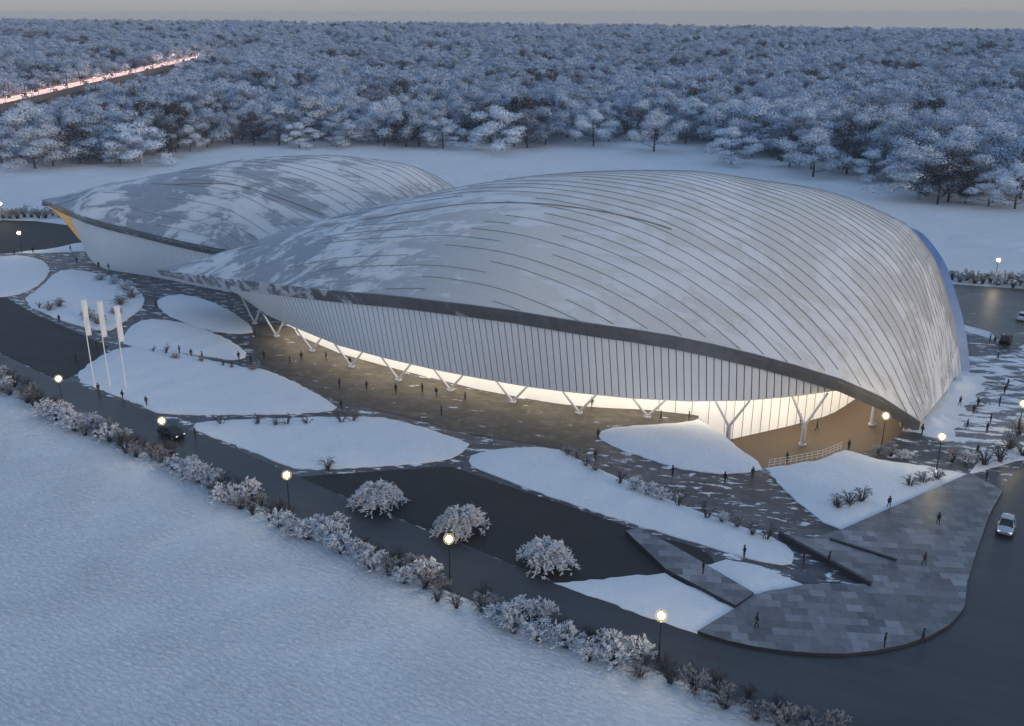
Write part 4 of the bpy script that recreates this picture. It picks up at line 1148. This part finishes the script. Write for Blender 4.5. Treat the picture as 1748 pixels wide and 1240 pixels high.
BODY = {k: person_mesh(k, 1) for k in ('stand', 'walk', 'hold')}
def hat_mesh():
    b = MB(); b.lathe([(.118,1.64),(.12,1.70),(.10,1.77),(.05,1.805),(.001,1.81)], 12, (.03,0,0)); return b.mesh('hat', M['coat'], True)
HAT = hat_mesh()
PEOPLE = [
 (25,437,'on the far left road edge, leftmost figure'), (57,433,'at the path junction beside the round lawn at far left'), (121,430,'on the snow strip left of the lit lobby glass'), (132,451,'on the path below the lit lobby glass'),
 (169,459,'at the foot of the left slatted wall, left of two'), (186,462,'at the foot of the left slatted wall, right of two'), (102,552,'on the path edge beside the car park'), (131,620,'on the far corner of the dark car park'), (166,598,'on the path beside the second flagpole'),
 (169,672,'on the road edge below the first flagpole'), (210,683,'walking along the road edge below the third flagpole'), (251,696,'walking on the lower edge of the flagpole lawn'), (307,605,'on the curved path above the flagpole lawn, tallest of four'), (327,611,'on the curved path above the flagpole lawn, second of four'),
 (346,616,'on the curved path above the flagpole lawn, third of four'), (408,616,'at the right tip of the small tapering lawn'), (429,624,'at the corner between the flagpole lawn and the forecourt'), (436,577,'below the first V column at the tip of the pointed lawn'), (266,526,'on the path between the three small lawns'),
 (451,616,'on the forecourt just right of the tapering lawn'), (495,624,'on the forecourt, lowest of the left cluster'), (515,617,'on the forecourt under the third V column'), (557,617,'on the forecourt left of the fourth V column'), (598,626,'standing beside the foot of the fourth V column'), (642,619,'by the lit glazing right of the fourth V column'),
 (580,664,'on the dark forecourt right of the flagpole lawn'), (626,667,'on the forecourt below the fourth V column'), (676,674,'on the forecourt below the fifth V column'), (721,672,'on the forecourt, left of a pair below the sixth V column'), (745,678,'on the forecourt, right of a pair below the sixth V column'), (794,686,'on the forecourt right of the sixth V column'),
 (583,701,'at the right tip of the flagpole lawn'), (754,711,'on the snowy path above the wide court lawn'), (929,672,'in front of the glazing left of the eighth V column'), (1010,696,'by the lit glazing right of the eighth V column'), (1128,720,'on the brown terrace right of the ninth V column'), (1176,720,'at the right end of the brown terrace'),
 (1021,751,'at the blunt left end of the mound lawn'), (1016,788,'on the dark path below the mound lawn tip'), (1366,723,'in the sunken court behind the tallest forked column'), (1394,735,'in the middle of the brown sunken court'), (1448,771,'at the end of the white railing'), (1343,791,'behind the white railing'),
 (1148,815,'on the slate path below the mound lawn, left of three'), (1237,827,'on the slate path below the mound lawn, middle of three'), (1284,818,'on the slate path below the mound lawn, right of three'), (1538,737,'on the lit triangle of ground left of the roof corner'), (1573,744,'right under the low corner of the main roof'),
 (1689,586,'left of a pair beside the dark parked car'), (1697,589,'right of a pair beside the dark parked car'), (1702,616,'just below the pair near the dark parked car'), (1719,664,'upper of two far right on the snowy pavement'), (1714,674,'lower of two far right on the snowy pavement'), (1638,694,'nearest the snow drift on the snowy pavement'),
 (1668,697,'in the centre of the snowy pavement, upper of two'), (1661,708,'in the centre of the snowy pavement, lower of two'), (1705,695,'alone right of centre on the snowy pavement'), (1650,734,'right of the low roof corner on the snowy pavement'), (1690,725,'upper of two near the right edge shrubs'), (1684,740,'lower of two near the right edge shrubs'), (1667,779,'between the second corner lamp and dark shrubs'),
 (1683,823,'at the top corner of the paved plaza'), (1516,872,'walking on the big white lawn edge by the plaza'), (1601,896,'on the upper paved plaza'), (1270,953,'on the snowy path beside the long slanting lawn'), (1371,964,'on the snowy path behind the long low wall'), (1414,966,'right against the long low wall'),
 (1577,965,'in the middle of the paved plaza'), (1291,1072,'at the left of the paved plaza near the ramp'), (1509,1105,'at the lower rim of the plaza, left of two'), (1574,1098,'at the lower rim of the plaza, right of two'), (334,749,'on the road at the left tip of the court lawn'), (1200,980,'on the stone ramp'),
]
for i, (px, py, where) in enumerate(PEOPLE):
    r = rng(i*31+4); x, y = G(px, py); P2 = np.array([x]), np.array([y])
    z = pit_z(x, y) if inside(PIT, *P2)[0] else .08
    if z < -.1: x, y = G(px, py, z); z = pit_z(x, y)
    if i in (63, 67, 68, 69, 70): z = .42; x, y = G(px, py, .42)
    if where.endswith('stone ramp'): z = .62; x, y = G(px, py, .62)
    if 'lawn edge' in where or 'lower edge of the flagpole' in where: z = .35
    pose = 'walk' if 'walking' in where or r.random() < .5 else r.choice(('stand', 'hold'))
    lab = 'person in dark clothes ' + where
    o = put('person', BODY[pose], None, (x, y, z), r.uniform(0, 6.28), r.uniform(.94, 1.03), label=lab, cat='person', group='people in dark winter clothes')
    put('hat', HAT, o)

# ------------------------------------------------------------------ highway through the wood
def hz(y): return 16 + (y-522)*8/434.0
b = MB(); rows = []
ys = np.arange(380, 962, 12.0)
for y in ys:
    x = HWX(y); z = hz(y); rows.append([(x-8,y,z-2.6),(x-8.4,y,z-2.2),(x-8.4,y,z+.9),(x-8.0,y,z+.9),(x-8.0,y,z),(x+8.0,y,z),(x+8.0,y,z+.9),(x+8.4,y,z+.9),(x+8.4,y,z-2.2),(x+8,y,z-2.6),(x-8,y,z-2.6)])
va = put('viaduct', None, label='lit highway viaduct running through the frosted forest at upper left', cat='viaduct')
b.grid([[rw[k] for k in (5,6,7,8,9,10,1,2,3,4)] for rw in rows]); b.build('deck', M['deck_side'], va)
b = MB(); b.grid([[rw[4], rw[5]] for rw in rows]); b.build('carriageway', M['deck'], va)
for y in ys[1::3]:
    b = MB(); x = HWX(y); t = terr(x, y)
    for s in (-4.5, 4.5): b.tube([(x+s, y, t-1), (x+s, y, hz(y)-3)], .8, 10)
    b.box((x, y, hz(y)-3.1), (13, 1.6, 1.0)); b.build('pier', M['concrete'], va)
hp = MB(); hp.tube([(0,0,0),(0,0,8.5)], [.14,.08], 6); hp.tube([(0,0,8.4),(1.2,0,8.9),(2.4,0,9.0)], .06, 5)
hh = MB(); hh.box((2.5,0,8.95), (.9,.4,.16)); hh.m = [1,1,1,1,0,1]; hpm, hhm = hp.mesh('pole', M['black_metal']), hh.mesh('lamp_head', [M['streak_lamp'], M['black_metal']])
for k, y in enumerate(np.arange(392, 956, 20.0)):  # two rows of added lamps make the deck a glowing band
    for s in (-1, 1):
        o = put('streak_light_lamp', None, None, (HWX(y) + s*8.2, y, hz(y)+.6), 0 if s < 0 else math.pi, label='rosy lamp added to light the forest viaduct as a streak', cat='highway lamp', group='lamps added along the viaduct')
        put('pole', hpm, o); put('lamp_head', hhm, o)
def far_car(paint):
    b = MB()
    for k in ('body','roof'):
        q = CPT[k]; i0 = len(b.v); b.v += q.v; b.f += [tuple(a+i0 for a in f) for f in q.f]; b.m += [0]*len(q.f)
    for k in ('side_glass','windscreen','rear_window'):
        q = CPT[k]; i0 = len(b.v); b.v += q.v; b.f += [tuple(a+i0 for a in f) for f in q.f]; b.m += [1]*len(q.f)
    for wx in (-1.32, 1.36):
        for s in (-1, 1):
            q = CPT['wheel']; i0 = len(b.v); b.v += [(x+wx, y+s*.8, z+.325) for x, y, z in q.v]; b.f += [tuple(a+i0 for a in f) for f in q.f]; b.m += [2]*len(q.f)
    for s in (-1, 1):
        b.box((2.12, s*.55, .66), (.1,.34,.2), 0, 3); b.box((-2.14, s*.6, .82), (.1,.34,.16), 0, 4)
    return b.mesh('far_car', [M[paint], M['car_glass'], M['tyre'], M['head_on'], M['tail']])
FC = [far_car(p) for p in ('car_silver', 'car_black', 'car_white')]
for lane, (dx, hd) in enumerate(((-5.6,-1),(-2.2,-1),(2.2,-1),(5.6,1))):
    r = rng(lane+900); y = 400 + lane*4
    while y < 950:
        i = r.randint(0, 2)
        put('moving_car', FC[i], None, (HWX(y)+dx, y, hz(y)+.02), -math.pi/2*1 if hd < 0 else math.pi/2, label='small ' + ('silver','black','white')[i] + ' car with its headlights on, driving along the forest viaduct', cat='car', group='cars driving along the viaduct')
        y += r.uniform(26, 60)

# ------------------------------------------------------------------ air: an even thin haze round the whole place
hb = MB(); hb.box((0, 1250, -4), (5400, 3700, 134))
hm = bpy.data.materials.new('haze'); hm.use_nodes = True
hn = hm.node_tree.nodes; hn.remove(hn['Principled BSDF'])
pv = hn.new('ShaderNodeVolumePrincipled'); pv.inputs['Density'].default_value = .00014; pv.inputs['Color'].default_value = (.74,.86,1.0,1); pv.inputs['Anisotropy'].default_value = 0
hm.node_tree.links.new(pv.outputs[0], hn['Material Output'].inputs['Volume'])
hb.build('haze', hm, kind='stuff', label='thin cold winter haze over the whole place', cat='haze')
